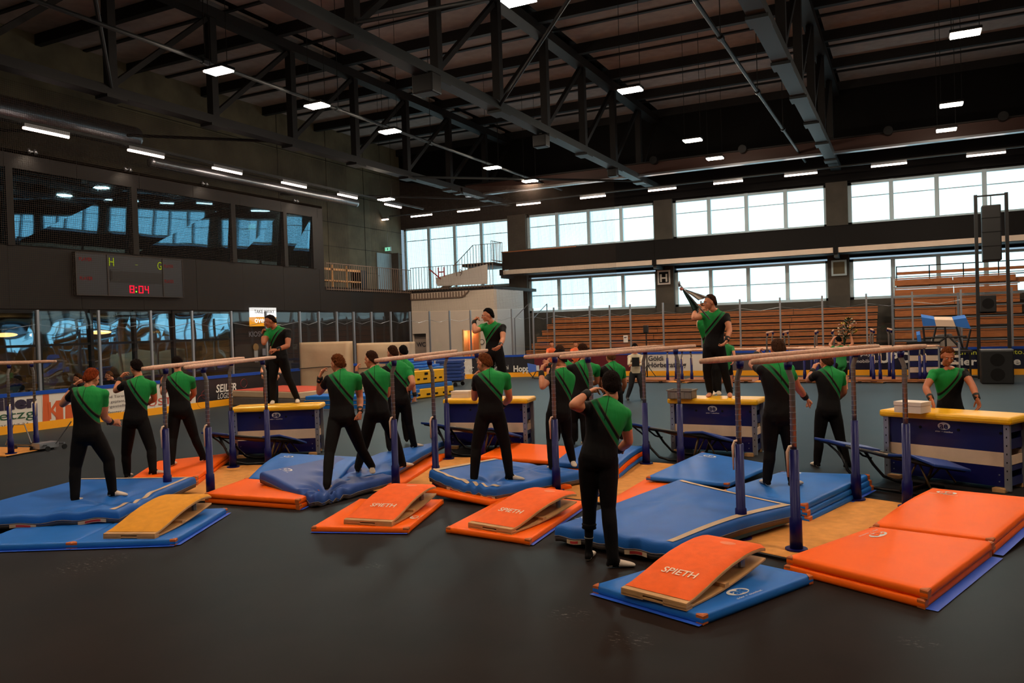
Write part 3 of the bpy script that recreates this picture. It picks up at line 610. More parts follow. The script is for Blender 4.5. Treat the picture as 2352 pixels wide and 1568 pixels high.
for i in range(len(bp)-1):
    a, b = V(*bp[i], 0), V(*bp[i+1], 0); d = nrm(b-a); n = V(d[1], -d[0], 0)
    if i: pass
    mb = MB()
    def slab(z0, z1, t, m, nm, par, inset=.0):
        c = (a+b)/2+V(0, 0, (z0+z1)/2); MB().box(c, (t, np.linalg.norm(b-a)-inset, z1-z0), 0, 0, (n, d, V(0, 0, 1))).build(nm, m, par)
    slab(.2, .88, .06, bmat(i, a, b), 'board_panel', rb, .006); slab(0.0, .2, .08, M_kick, 'kick_strip', rb); slab(.88, .97, .1, M_blue, 'top_rail', rb)
    if 5 <= i:
        c = (a+b)/2+V(0, 0, 1.96)-n*.02
        h_ = d*(np.linalg.norm(b-a)/2-.03); z_ = V(0, 0, .99); MB().quad(c-h_-z_, c+h_-z_, c+h_+z_, c-h_+z_).build('pane', M_clear, rs)
        MB().span(V(a[0]-.03, a[1]-.03, .95), V(a[0]+.03, a[1]+.03, 2.98)).build('post', M_alu, rs)
        MB().tube([a+V(0, 0, 2.62)-n*.05, (a+b)/2+V(0, 0, 2.5)-n*.05, b+V(0, 0, 2.62)-n*.05], .008, 5).build('rope', M_steel, rs)
# advertising on the left boards
def adL(body, x0, x1, y, m, h=None, bold=0., shear=0.):
    X = XBd+.035; a, b = PX(x0, y, X), PX(x1, y, X); b[2] = a[2]; text_on('lettering', body, a, b, (1, 0, 0), m, rb, h, bold, shear=shear)
def adLq(x0, y0, x1, y1, m, nm='print'):
    X = XBd+.032; a, b = PX(x0, y1, X), PX(x1, y1, X); c = PX(x0, y0, X); MB().quad(a, V(X, b[1], a[2]), V(X, b[1], c[2]), c).build(nm, m, rb)
M_lp = mat('print_aubergine', (40, 28, 52), .5); M_lg = mat('print_green', (30, 80, 50), .5); M_lo = mat('print_orange', (205, 90, 40), .5); M_lt = mat('print_grey_text', (90, 85, 90), .5)
adL('willer', -50, 86, 947, M_lp, .30, .05); adL('metzg', -42, 80, 971, M_lg, .17); adL('079 351 17 24', -30, 66, 988, M_lt, .075)
adLq(98, 906, 115, 968, M_lo); adLq(128, 920, 146, 966, M_lo); adLq(150, 930, 168, 962, M_lo)
adL('K', 112, 140, 962, M_lo, .42, .02); adL('Keller + Marti', 101, 200, 979, M_lt, .07)
adL('Fenster und Türen', 205, 288, 919, M_lt, .07); adL('individuell geplant,', 205, 288, 931, M_lt, .07); adL('lokal hergestellt', 205, 290, 942, M_lt, .07); adL('kmfenster.ch', 235, 292, 952, M_letd, .07)
adL('BAUSTEIN', 300, 440, 938, mat('print_red', (190, 70, 50)), .2); adLq(340, 946, 448, 953, M_bn); adLq(340, 954, 448, 955.5, M_letw)
adL('SEILER', 496, 544, 901, M_letw, .24, .02, .15); adL('LOGISTICS', 500, 546, 916, M_letw, .17, .0, .15); adL('seiler.ch', 511, 541, 925, M_letw, .055)
def ring(c, r, m, n, par=None):
    u = V(0, 1, 0) if abs(n[0]) > .5 else nrm(np.cross(V(0, 0, 1), n)); pts = [c+(u*math.cos(t)+V(0, 0, 1)*math.sin(t))*r for t in [2*math.pi*k/24 for k in range(25)]]
    MB().tube(pts, .008, 4).build('printed_ring', m, par or rb)
mr_ = mat('print_dark_red', (120, 30, 28)); ring(PX(465, 922, XBd+.036), .2, mr_, V(1, 0, 0)); ring(PX(470, 906, XBd+.036), .12, mr_, V(1, 0, 0)); ring(PX(560, 880, XBd+.036), .14, mr_, V(1, 0, 0))
# advertising on the corner and back boards
def bpoint(px, py):
    """place on the curved board seen at this picture point"""
    best = None
    for i in range(len(bp)-1):
        a, b = V(*bp[i], 0), V(*bp[i+1], 0); d = nrm(b-a); n = V(d[1], -d[0], 0); r = ray(px, py); den = r@n
        if abs(den) < 1e-6: continue
        t = ((a-EY)@n)/den; q = EY+r*t; s = (q-a)@d
        if t > 0 and 0 <= s <= np.linalg.norm(b-a): return q, n, d
    return None
def adB(body, x0, x1, y, m, h=None, bold=0.):
    qa = bpoint(x0, y); qb = bpoint(x1, y)
    a, b = qa[0], qb[0].copy(); b[2] = a[2]; n = nrm(V(b[1]-a[1], -(b[0]-a[0]), 0))
    text_on('lettering', body, a+n*.05, b+n*.05, n, m, rb, h, bold)
adB('HAUSER', 968, 1035, 843, M_letd, .26, .03)
adB('·100g·', 1055, 1088, 851, M_letw, .22, .01); adB('Graziani', 1130, 1168, 849, M_letw, .2); adB('Hopp', 1180, 1217, 853, M_letw, .26, .03)
q = bpoint(1071, 847); ring(q[0]+q[1]*.04, .42, M_letw, q[1]); ring(q[0]+q[1]*.04, .34, M_letw, q[1])
adB('Göldi', 1490, 1524, 828, M_letd, .2, .02); adB('Hörberatung', 1490, 1577, 843, M_letd, .2, .02)
adB('Vielseitig mobil. play', 1880, 2000, 818, M_letw, .12); adB('einfach mobilieren', 1925, 2020, 833, M_letw, .12); adB('UPC', 2018, 2090, 832, M_letw, .36, .04)
adB('Für Dich und Dein Auto.', 2150, 2352, 815, mat('print_lime', (200, 205, 50)), .16, .01); adB('vier Hände auch', 2190, 2420, 838, M_letw, .26, .03)
# ------------------------------------------------------------------ spectator tiers
bl = thing('bleachers', 'tiers of long pine benches between the rink boards and the windows', 'bleachers', (-5, 35, 0)); struct(bl)
for k in range(7):
    y0 = 33.4+k*.62; z = .75+k*.3
    for (xa, xb) in ((-16.2, -10.4), (-10.4, -4.6), (-4.6, -1.2)):
        MB().span(V(xa+.01, y0, z-.22), V(xb-.01, y0+.05, z-.06)).build('riser_plank', M_wood, bl)
        MB().span(V(xa+.01, y0-.03, z-.03), V(xb-.01, y0+.4, z+.02)).build('seat_plank', M_wood, bl)
        MB().span(V(xa+.01, y0+.06, z-.26), V(xb-.01, y0+.62, z-.24)).build('foot_plank', M_black, bl)
MB().span(V(-16.2, 33.6, 0), V(-1.2, 37.9, .45)).build('understructure', M_black, bl)
st = thing('side_stair_rail', 'bent grey tube handrail at the left end of the pine tiers', 'railing', (-16.4, 34, 0)); struct(st)
for yy in (33.5, 35.6):
    MB().tube([V(-16.5, yy, .2), V(-16.5, yy, 2.6), V(-16.3, yy+1.2, 3.3), V(-16.3, yy+1.2, .8)], .03, 8).build('tube', M_steel, st)
# telescopic stand at the right: steel frame with planks and gaps, railing on top
gs = thing('grandstand', 'taller open steel grandstand with pine planks at the right', 'grandstand', (2, 34, 0)); struct(gs)
xl_ = PY(2050, 700, 33.4)[0]
for k in range(7):
    y0 = 33.2+k*.55; z = 1.1+k*.42
    for (xa, xb) in ((xl_+.05, xl_+2.15), (xl_+2.15, xl_+4.3), (xl_+5.6, xl_+9.5)):
        MB().span(V(xa, y0, z-.26), V(xb-.02, y0+.05, z-.02)).build('riser_plank', M_wood, gs)
        MB().span(V(xa, y0-.02, z), V(xb-.02, y0+.3, z+.04)).build('seat_plank', M_wood, gs)
    MB().span(V(xl_, y0-.06, z-.36), V(xl_+4.4, y0-.02, z-.31)).build('frame_tube', M_steel, gs)
for xa in (xl_, xl_+2.15, xl_+4.35): MB().span(V(xa-.04, 33.1, 0), V(xa+.04, 33.2, 3.6 if xa == xl_ else 2.9)).build('frame_post', M_steel, gs)
for k in range(5):
    for j in range(2):
        MB().span(V(xl_+4.42+j*.6, 33.3, .9+k*.45), V(xl_+5.0+j*.6, 33.35, 1.33+k*.45)).build('panel_plank', M_wood, gs)
for z in (3.62, 4.12): MB().span(V(xl_+.1, 36.6, z), V(xl_+10, 36.64, z+.04)).build('guard_tube', M_black, gs)
MB().span(V(xl_+.1, 36.6, 3.8), V(xl_+10, 36.66, 3.92)).build('guard_plank', M_wood, gs)
MB().span(V(xl_+.1, 36.7, 3.3), V(xl_+10, 36.75, 3.5)).build('guard_plank', M_wood, gs)
for k in range(9): MB().span(V(xl_+.1+k*1.2, 36.58, 3.3), V(xl_+.14+k*1.2, 36.62, 4.16)).build('guard_post', M_black, gs)
# ------------------------------------------------------------------ ball net above the corner
def netmat():
    m = bpy.data.materials.new('ball_net'); m.use_nodes = True; nt = m.node_tree; nt.nodes.clear(); MATS['ball_net'] = m
    o = nt.nodes.new('ShaderNodeOutputMaterial'); t = nt.nodes.new('ShaderNodeBsdfTransparent'); d = nt.nodes.new('ShaderNodeBsdfDiffuse'); d.inputs[0].default_value = (.045, .034, .028, 1)
    uv = nt.nodes.new('ShaderNodeUVMap'); sp = nt.nodes.new('ShaderNodeSeparateXYZ'); nt.links.new(uv.outputs[0], sp.inputs[0]); fs = []
    for ax in ('X', 'Y'):
        f = nt.nodes.new('ShaderNodeMath'); f.operation = 'FRACT'; nt.links.new(sp.outputs[ax], f.inputs[0])
        g = nt.nodes.new('ShaderNodeMath'); g.operation = 'LESS_THAN'; g.inputs[1].default_value = .12; nt.links.new(f.outputs[0], g.inputs[0]); fs.append(g)
    mx = nt.nodes.new('ShaderNodeMath'); mx.operation = 'MAXIMUM'; nt.links.new(fs[0].outputs[0], mx.inputs[0]); nt.links.new(fs[1].outputs[0], mx.inputs[1])
    ms = nt.nodes.new('ShaderNodeMixShader'); nt.links.new(mx.outputs[0], ms.inputs[0]); nt.links.new(t.outputs[0], ms.inputs[1]); nt.links.new(d.outputs[0], ms.inputs[2]); nt.links.new(ms.outputs[0], o.inputs[0])
    return m
M_net = netmat()
def net(pts, z0, z1, lab):
    me = bpy.data.meshes.new('safety_net'); vs = []; uvs = []; L = 0; fs = []
    for i, p in enumerate(pts):
        if i: L += math.dist(p, pts[i-1])
        zt = z1-(.25*math.sin(math.pi*(i % 1)) if i else 0)
        vs += [(p[0], p[1], z0), (p[0], p[1], zt)]; uvs += [(L/.052, z0/.052), (L/.052, zt/.052)]
    for i in range(len(pts)-1): fs.append((2*i, 2*i+2, 2*i+3, 2*i+1))
    me.from_pydata(vs, [], fs); uvl = me.uv_layers.new(name='UVMap')
    for l in me.loops: uvl.data[l.index].uv = uvs[l.vertex_index]
    me.materials.append(M_net); o = bpy.data.objects.new('safety_net', me); COL.objects.link(o); tag(o, lab, 'net')
cp = [p for p in bp if p[0] < -12 and p[1] > -8]
net([(p[0]-.15, p[1]+.05) for p in cp if p[1] < 26], 3.0, 8.6, 'dark ball net hanging along the scoreboard side')
net([(p[0], p[1]+.15) for p in cp if p[1] >= 25.6]+[(-11.0, 32.2)], 3.0, 8.4, 'dark ball net hanging round the stair corner')
# ------------------------------------------------------------------ parallel bars
M_tan = mat('tan_carpet', (214, 142, 62), .85, var=.12, vs=10, bump=.2, bs=80)
M_chr = mat('notched_steel_tube', (140, 134, 128), .4, metal=.6)
M_lev = mat('cream_lever', (235, 205, 175), .5)
def parallel_bars(cx, cy, deg, lab, z=1.78, w=.54, plat=(-1.42, 1.32, -.52, .62), group=None, slot=.95, base=True, L=3.5):
    t = thing('parallel_bars', lab, 'gym bars', (cx, cy, 0), math.radians(deg), group); local(t)
    if base:
        MB().span(V(plat[2], plat[0], 0), V(plat[3], plat[1], .03)).build('base_carpet', M_tan, t, bevel=.012)
        MB().span(V(plat[2]-.03, plat[0]-.04, 0), V(plat[3]+.03, plat[0], .025)).build('base_edge', M_black, t)
        MB().span(V(plat[2]-.03, plat[1], 0), V(plat[3]+.03, plat[1]+.04, .025)).build('base_edge', M_black, t)
    for s in (-1, 1):
        n = 14; pts = [V(s*w/2, -L/2+L*i/n, z) for i in range(n+1)]
        rs = [.021 if i in (0, n) else .026 for i in range(n+1)]
        mb = MB(); k = 14
        # oval rail section, taller than wide
        vs = []; fs = []
        for i, p in enumerate(pts):
            for j in range(k): a = 2*math.pi*j/k; vs.append(p+V(math.cos(a)*rs[i]*.85, 0, math.sin(a)*rs[i]*1.15))
        for i in range(n): fs += [(i*k+j, (i+1)*k+j, (i+1)*k+(j+1) % k, i*k+(j+1) % k) for j in range(k)]
        fs += [tuple(range(k)), tuple(reversed(range(n*k, n*k+k)))]
        mb.add(vs, fs).build('rail', M_rail, t, True)
        for e in (-1, 1):
            y = e*1.15; x = s*(w/2+.02); pw = x
            MB().tube([V(pw, y, .03), V(pw, y, .32), V(pw, y, .33), V(pw, y, slot)], [.058, .055, .045, .043], 14).build('post', M_navy, t, True)
            MB().tube([V(pw, y, .025), V(pw, y, .045)], .1, 16).build('foot_flange', M_navy, t)
            # notched inner tube with an offset neck
            MB().tube([V(pw, y, slot-.05), V(pw, y, z-.2), V(pw-s*.035, y, z-.1), V(pw-s*.035, y, z-.06)], .026, 12).build('inner_tube', M_chr, t, True)
            mb = MB(); zz = slot+.06
            while zz < z-.22: mb.tube([V(pw, y, zz), V(pw, y, zz+.007)], .0285, 12); zz += .055
            mb.build('notch_rings', M_alu, t)['kind'] = 'stuff'
            MB().tube([V(pw-s*.035, y, z-.1), V(pw-s*.035, y, z-.03)], [.032, .04], 12).build('rail_clamp', M_navy, t, True)
            if e < 0:
                MB().tube([V(pw-.035, y-.05, slot-.25), V(pw-.035, y-.055, slot-.02), V(pw-.02, y-.04, slot+.03), V(pw, y-.03, slot+.035)], [.008, .013, .013, .011], 8).build('lever', M_lev, t, True)
    return t
BARS = [(-9.167, 8.663, 24.64), (-6.307, 10.211, 12.95), (-3.59, 10.504, -12.83), (-.79, 8.841, -23.27)]
lab = ['blue-posted parallel bars between the yellow springboard and the leftmost vaulting box', 'parallel bars behind the springboard on the left orange mat, blue posts', 'parallel bars over the upturned blue crash mat, in front of the crate box', 'nearest parallel bars, over the tan carpet between blue and orange mats']
for (x, y, a), l in zip(BARS, lab): parallel_bars(x, y, a, l, group='parallel bars of the training circle')
# partly visible set at the left picture edge
q = G(18, 1045); dd = V(-.93, -.2, 0)
t = parallel_bars(q[0]-1.1, q[1]+.1, 100, 'parallel bars cut off by the left picture edge, on a low wooden base', plat=(-1.3, 1.3, -.5, .5))
# ------------------------------------------------------------------ vaulting boxes
M_bxn = mat('box_navy_panel', (9, 12, 78), .35, var=.05, coat=.2); M_bxw = mat('box_cream_panel', (222, 190, 160), .5, var=.04)
def logo(pt, par, scale=1., m=None, m2=None, word='alder + eisenhut'):
    """oval emblem with ae and a line of small letters; pt(x, y) maps flat emblem coordinates to a place on the surface"""
    m = m or M_letw; m2 = m2 or M_bxn
    vs, fs = [pt(0, 0)], []
    n = 28
    for i in range(n): a = 2*math.pi*i/n; vs.append(pt(.085*scale*math.cos(a), .052*scale*math.sin(a)))
    fs = [(0, 1+i, 1+(i+1) % n) for i in range(n)]; MB().add(vs, fs).build('emblem', m, par)
    v, f, w, h = text_mesh('ae', .03); s = .115*scale/w
    MB().add([pt(-.0575*scale+p[0]*s, -.036*scale+p[1]*s*1.0, .003) for p in v], f).build('emblem_letters', m2, par)
    if word:
        v, f, w, h = text_mesh(word, .0); s = .24*scale/w
        MB().add([pt(-.12*scale+p[0]*s, -.088*scale+p[1]*s*.8, .001) for p in v], f).build('emblem_word', m, par)
def vault_box(FL, FR, lab, top=.90, dep=.5):
    FL, FR = V(*FL, 0), V(*FR, 0); L = np.linalg.norm(FR-FL); x = (FR-FL)/L; yv = V(-x[1], x[0], 0)
    t = thing('vaulting_box', lab, 'vaulting box', FL, math.atan2(x[1], x[0]), 'vaulting boxes'); local(t)
    tp = top-.09
    def side(z0, z1, m, i):
        a = .03+.0*z0
        MB().span(V(a, .02, z0), V(L-a, .04, z1)).build('panel', m, t); MB().span(V(a, dep-.04, z0), V(L-a, dep-.02, z1)).build('panel', m, t)
    side(.06, .30, M_bxn, 0); side(.30, .47, M_bxw, 1); side(.47, tp, M_bxn, 2)
    for xx in (.015, L-.035):
        for (z0, z1, m) in ((.06, .16, M_bxn), (.24, .30, M_bxn), (.31, .42, M_bxw), (.5, .62, M_bxn), (.7, tp, M_bxn)):
            MB().span(V(xx, .05, z0), V(xx+.02, dep-.05, z1)).build('end_slat', m, t)
    for xx in (0, L):
        for yy in (0, dep):
            s = 1 if xx else -1
            MB().span(V(xx-.035+s*.0, yy-.03 if yy else -.015, .02), V(xx+.035, yy+.015 if yy else .03, tp)).build('corner_leg', M_alu, t, bevel=.004)
            b = MB()
            for k in range(7): b.box((xx, -.016 if not yy else dep+.016, .16+k*.1), (.012, .004, .02))
            b.build('leg_slots', M_black, t)['kind'] = 'stuff'
            MB().span(V(xx-.16*s-.0 if s > 0 else xx+.02, yy-.05, 0), V(xx-.02 if s > 0 else xx+.18, yy+.05, .05)).build('wood_foot', M_ply, t, bevel=.004)
    MB().span(V(-.07, -.06, tp), V(L+.07, dep+.06, top)).build('padded_top', M_yel, t, bevel=.03)
    for k in (.08, L-.1): 
        for zz in (.12, .2): MB().tube([V(k, .019, zz), V(k, .012, zz)], .008, 8).build('bolt', M_alu, t)
    for k in (.3*L, .62*L, .95*L): MB().tube([V(k, .019, tp-.11), V(k, .012, tp-.11)], .018, 10).build('grip_hole', M_black, t)
    c = V(.5*L, .018, tp-.075)
    logo(lambda a, b, o=0.: c+V(a, -o, b), t, .9)
    return t
g = lambda x, y: G(x, y)[:2]
BX = {}
BX[1] = vault_box(g(543, 1052), g(731, 1044), 'vaulting box with navy and cream panels, leftmost of the four')
q1 = g(1208, 1032); 
d = nrm(V(1.4, .25, 0))[:2]
BX[2] = vault_box(tuple(q1-d*1.45), tuple(q1), 'vaulting box with a white carton on its yellow top, behind the curled mat')
BX[3] = vault_box(g(1547, 1038), g(1735, 1048), 'vaulting box with a grey crate on its yellow top')
BX[4] = vault_box(g(2039, 1095), g(2316, 1132), 'vaulting box at the right with a shiny yellow top, nearest of the four')
v, f, w, h = text_mesh('1', .03); MB().add([V(.08+p[0]*.06/h, .016, .68+p[1]*.06/h) for p in v], f).build('numeral', M_letw, BX[3])
def on_box(b, x, y, z=.9): m = BX[b].matrix_basis if False else Matrix.Translation(BX[b].location) @ Matrix.Rotation(BX[b].rotation_euler.z, 4, 'Z'); return V(*(m @ Vector((x, y, z))))
M_card = mat('white_carton', (226, 208, 190), .6)
def carton(p, rz, s, lab):
    t = thing('carton', lab, 'box', p, rz, 'white cartons'); local(t)
    MB().span(V(-s[0]/2, -s[1]/2, 0), V(s[0]/2, s[1]/2, s[2]-.03)).build('body', M_card, t); MB().span(V(-s[0]/2-.006, -s[1]/2-.006, s[2]-.05), V(s[0]/2+.006, s[1]/2+.006, s[2])).build('lid', M_card, t, bevel=.003)
carton(G(1062, 912, .9)+V(0, 0, 0), BX[2].rotation_euler.z, (.34, .26, .12), 'white carton on the box behind the curled crash mat')
carton(G(2096, 946, .9), BX[4].rotation_euler.z, (.34, .26, .14), 'white carton on the right-hand vaulting box beside the leaning gymnast')
t = thing('plastic_crate', 'grey plastic crate on the yellow top of the vaulting box', 'crate', G(1567, 914, .9), BX[3].rotation_euler.z); local(t)
M_cr = mat('grey_crate', (130, 120, 110), .5)
for (a, b) in (((-.2, -.14, 0), (.2, -.13, .14)), ((-.2, .13, 0), (.2, .14, .14)), ((-.2, -.14, 0), (-.19, .14, .14)), ((.19, -.14, 0), (.2, .14, .14)), ((-.2, -.14, 0), (.2, .14, .01))): MB().span(V(*a), V(*b)).build('wall', M_cr, t)
for (a, b) in (((-.215, -.155, .125), (.215, -.13, .145)), ((-.215, .13, .125), (.215, .155, .145)), ((-.215, -.15, .125), (-.19, .15, .145)), ((.19, -.15, .125), (.215, .15, .145))): MB().span(V(*a), V(*b)).build('rim', M_cr, t)
for k in range(5): MB().span(V(-.16+k*.08-.004, -.148, .01), V(-.16+k*.08+.004, -.14, .13)).build('rib', M_cr, t)
# ------------------------------------------------------------------ mini trampolines in front of the boxes
M_bed = mat('woven_bed', (170, 130, 96), .7, var=.2, vs=60)
def minitramp(o, rz, lab, L=1.35, Wd=1.0, zl=.40, zr=.24):
    t = thing('mini_trampoline', lab, 'trampoline', (o[0], o[1], 0), rz, 'mini trampolines'); local(t)
    f = lambda x, y, dz=0.: V(x, y, zl+(zr-zl)*(x/L)+.16*(1-y/Wd)+dz)
    mb = MB()
    for y in (0, Wd): MB().tube([f(0, y), f(L, y)], .022, 8).build('frame_tube', M_blk, t, True)
    for x in (0, L): MB().tube([f(x, 0), f(x, Wd)], .022, 8).build('frame_tube', M_blk, t, True)
    n = 10; vs = []; fs = []
    for i in range(n+1):
        for j in range(n+1): u, v = i/n, j/n; vs.append(f(.22+u*(L-.44), .12+v*(Wd-.24), -.05*math.sin(math.pi*u)*math.sin(math.pi*v)))
    for i in range(n):
        for j in range(n): k = i*(n+1)+j; fs.append((k, k+n+1, k+n+2, k+1))
    MB().add(vs, fs).build('bed', M_bed, t, True)
    sp = MB()
    for k in range(16):
        y = .1+k*(Wd-.2)/15
        sp.tube([f(.02, y), f(.22, y)], .006, 5); sp.tube([f(L-.22, y), f(L-.02, y)], .006, 5)
    for k in range(18):
        x = .2+k*(L-.4)/17; sp.tube([f(x, .02), f(x, .12)], .006, 5); sp.tube([f(x, Wd-.12), f(x, Wd-.02)], .006, 5)
    sp.build('springs', M_steel, t)['kind'] = 'stuff'
    M_pad = mat('navy_frame_pad', (24, 62, 140), .5)
    def pad(x0, x1, bend):
        b = MB(); c = [f(x0, -.04, .03), f(x1, -.04, .03), f(x1, Wd+.04, .03), f(x0, Wd+.04, .03)]; m1 = [(c[0]+c[1])/2+V(0, 0, bend), (c[3]+c[2])/2+V(0, 0, bend)]
        vs = [c[0], m1[0], c[1], c[2], m1[1], c[3]]; vs += [v-V(0, 0, .035) for v in vs]
        b.add(vs, [(0, 1, 4, 5), (1, 2, 3, 4), (11, 10, 7, 6), (10, 9, 8, 7), (0, 6, 7, 1), (1, 7, 8, 2), (2, 8, 9, 3), (3, 9, 10, 4), (4, 10, 11, 5), (5, 11, 6, 0)]); return b.build('frame_pad', M_pad, t, bevel=.01)
    pad(-.06, .36, .01); pad(L-.5, L+.06, .05)
    M_ol = mat('olive_tube', (120, 104, 76), .4, metal=.6)
    for y in (.1, Wd-.1):
        MB().tube([f(.18, y), V(.32, y, .2), V(.46, y, .06), V(.62, y, .025), V(L-.2, y, .025)], .02, 8).build('leg', M_blk, t, True)
        MB().tube([f(.02, y), f(.18, y, -.1), V(.3, y, .28)], .014, 8).build('strut', M_blk, t, True)
        MB().tube([f(L-.32, y), V(L-.42, y, .02)], .02, 8).build('leg', M_ol, t, True)
        MB().tube([f(L-.22, y), V(L-.36, y, .12)], .012, 8).build('strut', M_ol, t, True); MB().tube([f(L-.2, y), V(L-.06, y, .1)], .012, 8).build('strut', M_ol, t, True)
    MB().tube([V(L-.42, .1, .025), V(L-.42, Wd-.1, .025)], .02, 8).build('cross_tube', M_ol, t, True)
def tramp_at(b, x, y, lab, dr=0., **k):
    o = on_box(b, x, y, 0); minitramp(o, BX[b].rotation_euler.z+dr, lab, **k)
tramp_at(1, -.22, -.95, 'mini trampoline with navy pads in front of the leftmost vaulting box', L=1.42, Wd=.8)
tramp_at(2, -.05, -.95, 'mini trampoline half hidden behind the gymnast on the curled mat', L=1.42, Wd=.8)
tramp_at(3, -.38, -.98, 'mini trampoline in front of the vaulting box with the grey crate', L=1.42, Wd=.8)
tramp_at(4, -.36, -.98, 'mini trampoline in front of the right-hand vaulting box', L=1.42, Wd=.8)
# ------------------------------------------------------------------ mats
M_or = mat('orange_vinyl', (255, 102, 6), .5, spec=.15, var=.03, vs=5, bump=.05, bs=200)
M_bl = mat('blue_vinyl', (30, 106, 190), .48, spec=.25, var=.05, vs=5, bump=.06, bs=160)
M_cb = mat('crash_blue', (32, 98, 180), .5, spec=.25, var=.07, vs=4, bump=.1, bs=120)
M_cn = mat('crash_worn_blue', (44, 80, 152), .5, spec=.3, var=.1, vs=4, bump=.1, bs=120)
M_gr = mat('crash_grey_base', (98, 90, 86), .7, var=.08); M_tape = mat('beige_tape', (200, 172, 140), .7); M_cor = mat('tan_corner', (190, 96, 36), .6); M_rl = mat('red_label', (190, 50, 50), .6)
M_fl = mat('royal_flap', (36, 88, 200), .5)
class Pad:
    """sheet of foam with four top corners (world points), thickness th, extra height dz(u, v) on the top and bottom"""
    def __init__(s, c, th, dz=None, lift=None, n=24, wob=0., edge=None):
        s.c = [np.array(q, float) for q in c]; s.th = th; s.dz = dz or (lambda u, v: 0.); s.n = n; s.edge = edge
    def pt(s, u, v):
        a, b, c, d = s.c; p = a*(1-u)*(1-v)+b*u*(1-v)+c*u*v+d*(1-u)*v
        return p+V(0, 0, s.dz(u, v))
    def mesh(s, r=.02, bot=None, side_mi=0):
        n = s.n; mb = MB(); idx = {}; L1 = np.linalg.norm(s.c[1]-s.c[0]); L2 = np.linalg.norm(s.c[3]-s.c[0]); eu, ev = r/L1, r/L2
        us = [0, eu*.35, eu]+list(np.linspace(eu, 1-eu, n)[1:-1])+[1-eu, 1-eu*.35, 1]; vv = [0, ev*.35, ev]+list(np.linspace(ev, 1-ev, n)[1:-1])+[1-ev, 1-ev*.35, 1]
        N, M = len(us), len(vv); top = []
        for i, u in enumerate(us):
            for j, v in enumerate(vv):
                p = s.pt(u, v); k = min(i, N-1-i, 9); l = min(j, M-1-j, 9); dr = max((r, r*.35, 0)[k] if k < 3 else 0, (r, r*.35, 0)[l] if l < 3 else 0); top.append(p-V(0, 0, dr))
        fs = [(i*M+j, (i+1)*M+j, (i+1)*M+j+1, i*M+j+1) for i in range(N-1) for j in range(M-1)]
        mb.add(top, fs)
        ring = [(i, 0) for i in range(N)]+[(N-1, j) for j in range(1, M)]+[(i, M-1) for i in range(N-2, -1, -1)]+[(0, j) for j in range(M-2, 0, -1)]
        k = len(mb.v); R_ = len(ring); cen = sum(s.c)/4; levels = [.0, .33, .66, 1.0]
        for li, lv in enumerate(levels[1:]):
            for (i, j) in ring:
                p = np.array(top[i*M+j]); o = p-cen; o[2] = 0; o = nrm(o); q = p+o*(.008*math.sin(math.pi*lv)); q[2] = max(p[2]-(s.th-r)*lv, .004); mb.v.append(tuple(q))
        g = lambda li, a: (ring[a][0]*M+ring[a][1]) if li == 0 else k+(li-1)*R_+a
        for li in range(3):
            for a in range(R_): b = (a+1) % R_; mb.f.append((g(li, b), g(li, a), g(li+1, a), g(li+1, b))); mb.m.append(side_mi if li < 2 else (bot if bot is not None else side_mi))
        mb.f.append(tuple(k+2*R_+a for a in range(R_))[::-1]); mb.m.append(side_mi); return mb
    def ribbon(s, path, w, name, m, par, off=.006, nseg=70):
        """tape laid on top between uv points"""
        (u0, v0), (u1, v1) = path; L = s.pt(u1, v1)-s.pt(u0, v0); L1 = np.linalg.norm(s.c[1]-s.c[0]); L2 = np.linalg.norm(s.c[3]-s.c[0]); du, dv = (u1-u0)*L1, (v1-v0)*L2; q = math.hypot(du, dv); nu, nv = -dv/q*w/L1, du/q*w/L2; vs = []; 
        for i in range(nseg+1):
            t = i/nseg; u, v = u0+(u1-u0)*t, v0+(v1-v0)*t
            vs += [s.pt(u+nu*k/4, v+nv*k/4)+V(0, 0, off) for k in range(5)]
        MB().add(vs, [(5*i+k, 5*i+5+k, 5*i+6+k, 5*i+k+1) for i in range(nseg) for k in range(4)]).build(name, m, par)
def corners(c):
    w = [None if q is None else (np.array(q, float) if len(q) == 3 and abs(q[0]) < 40 else G(*q)) for q in c]
    for i in range(4):
        if w[i] is None: w[i] = w[(i+1) % 4]+w[(i-1) % 4]-w[(i+2) % 4]
    return w
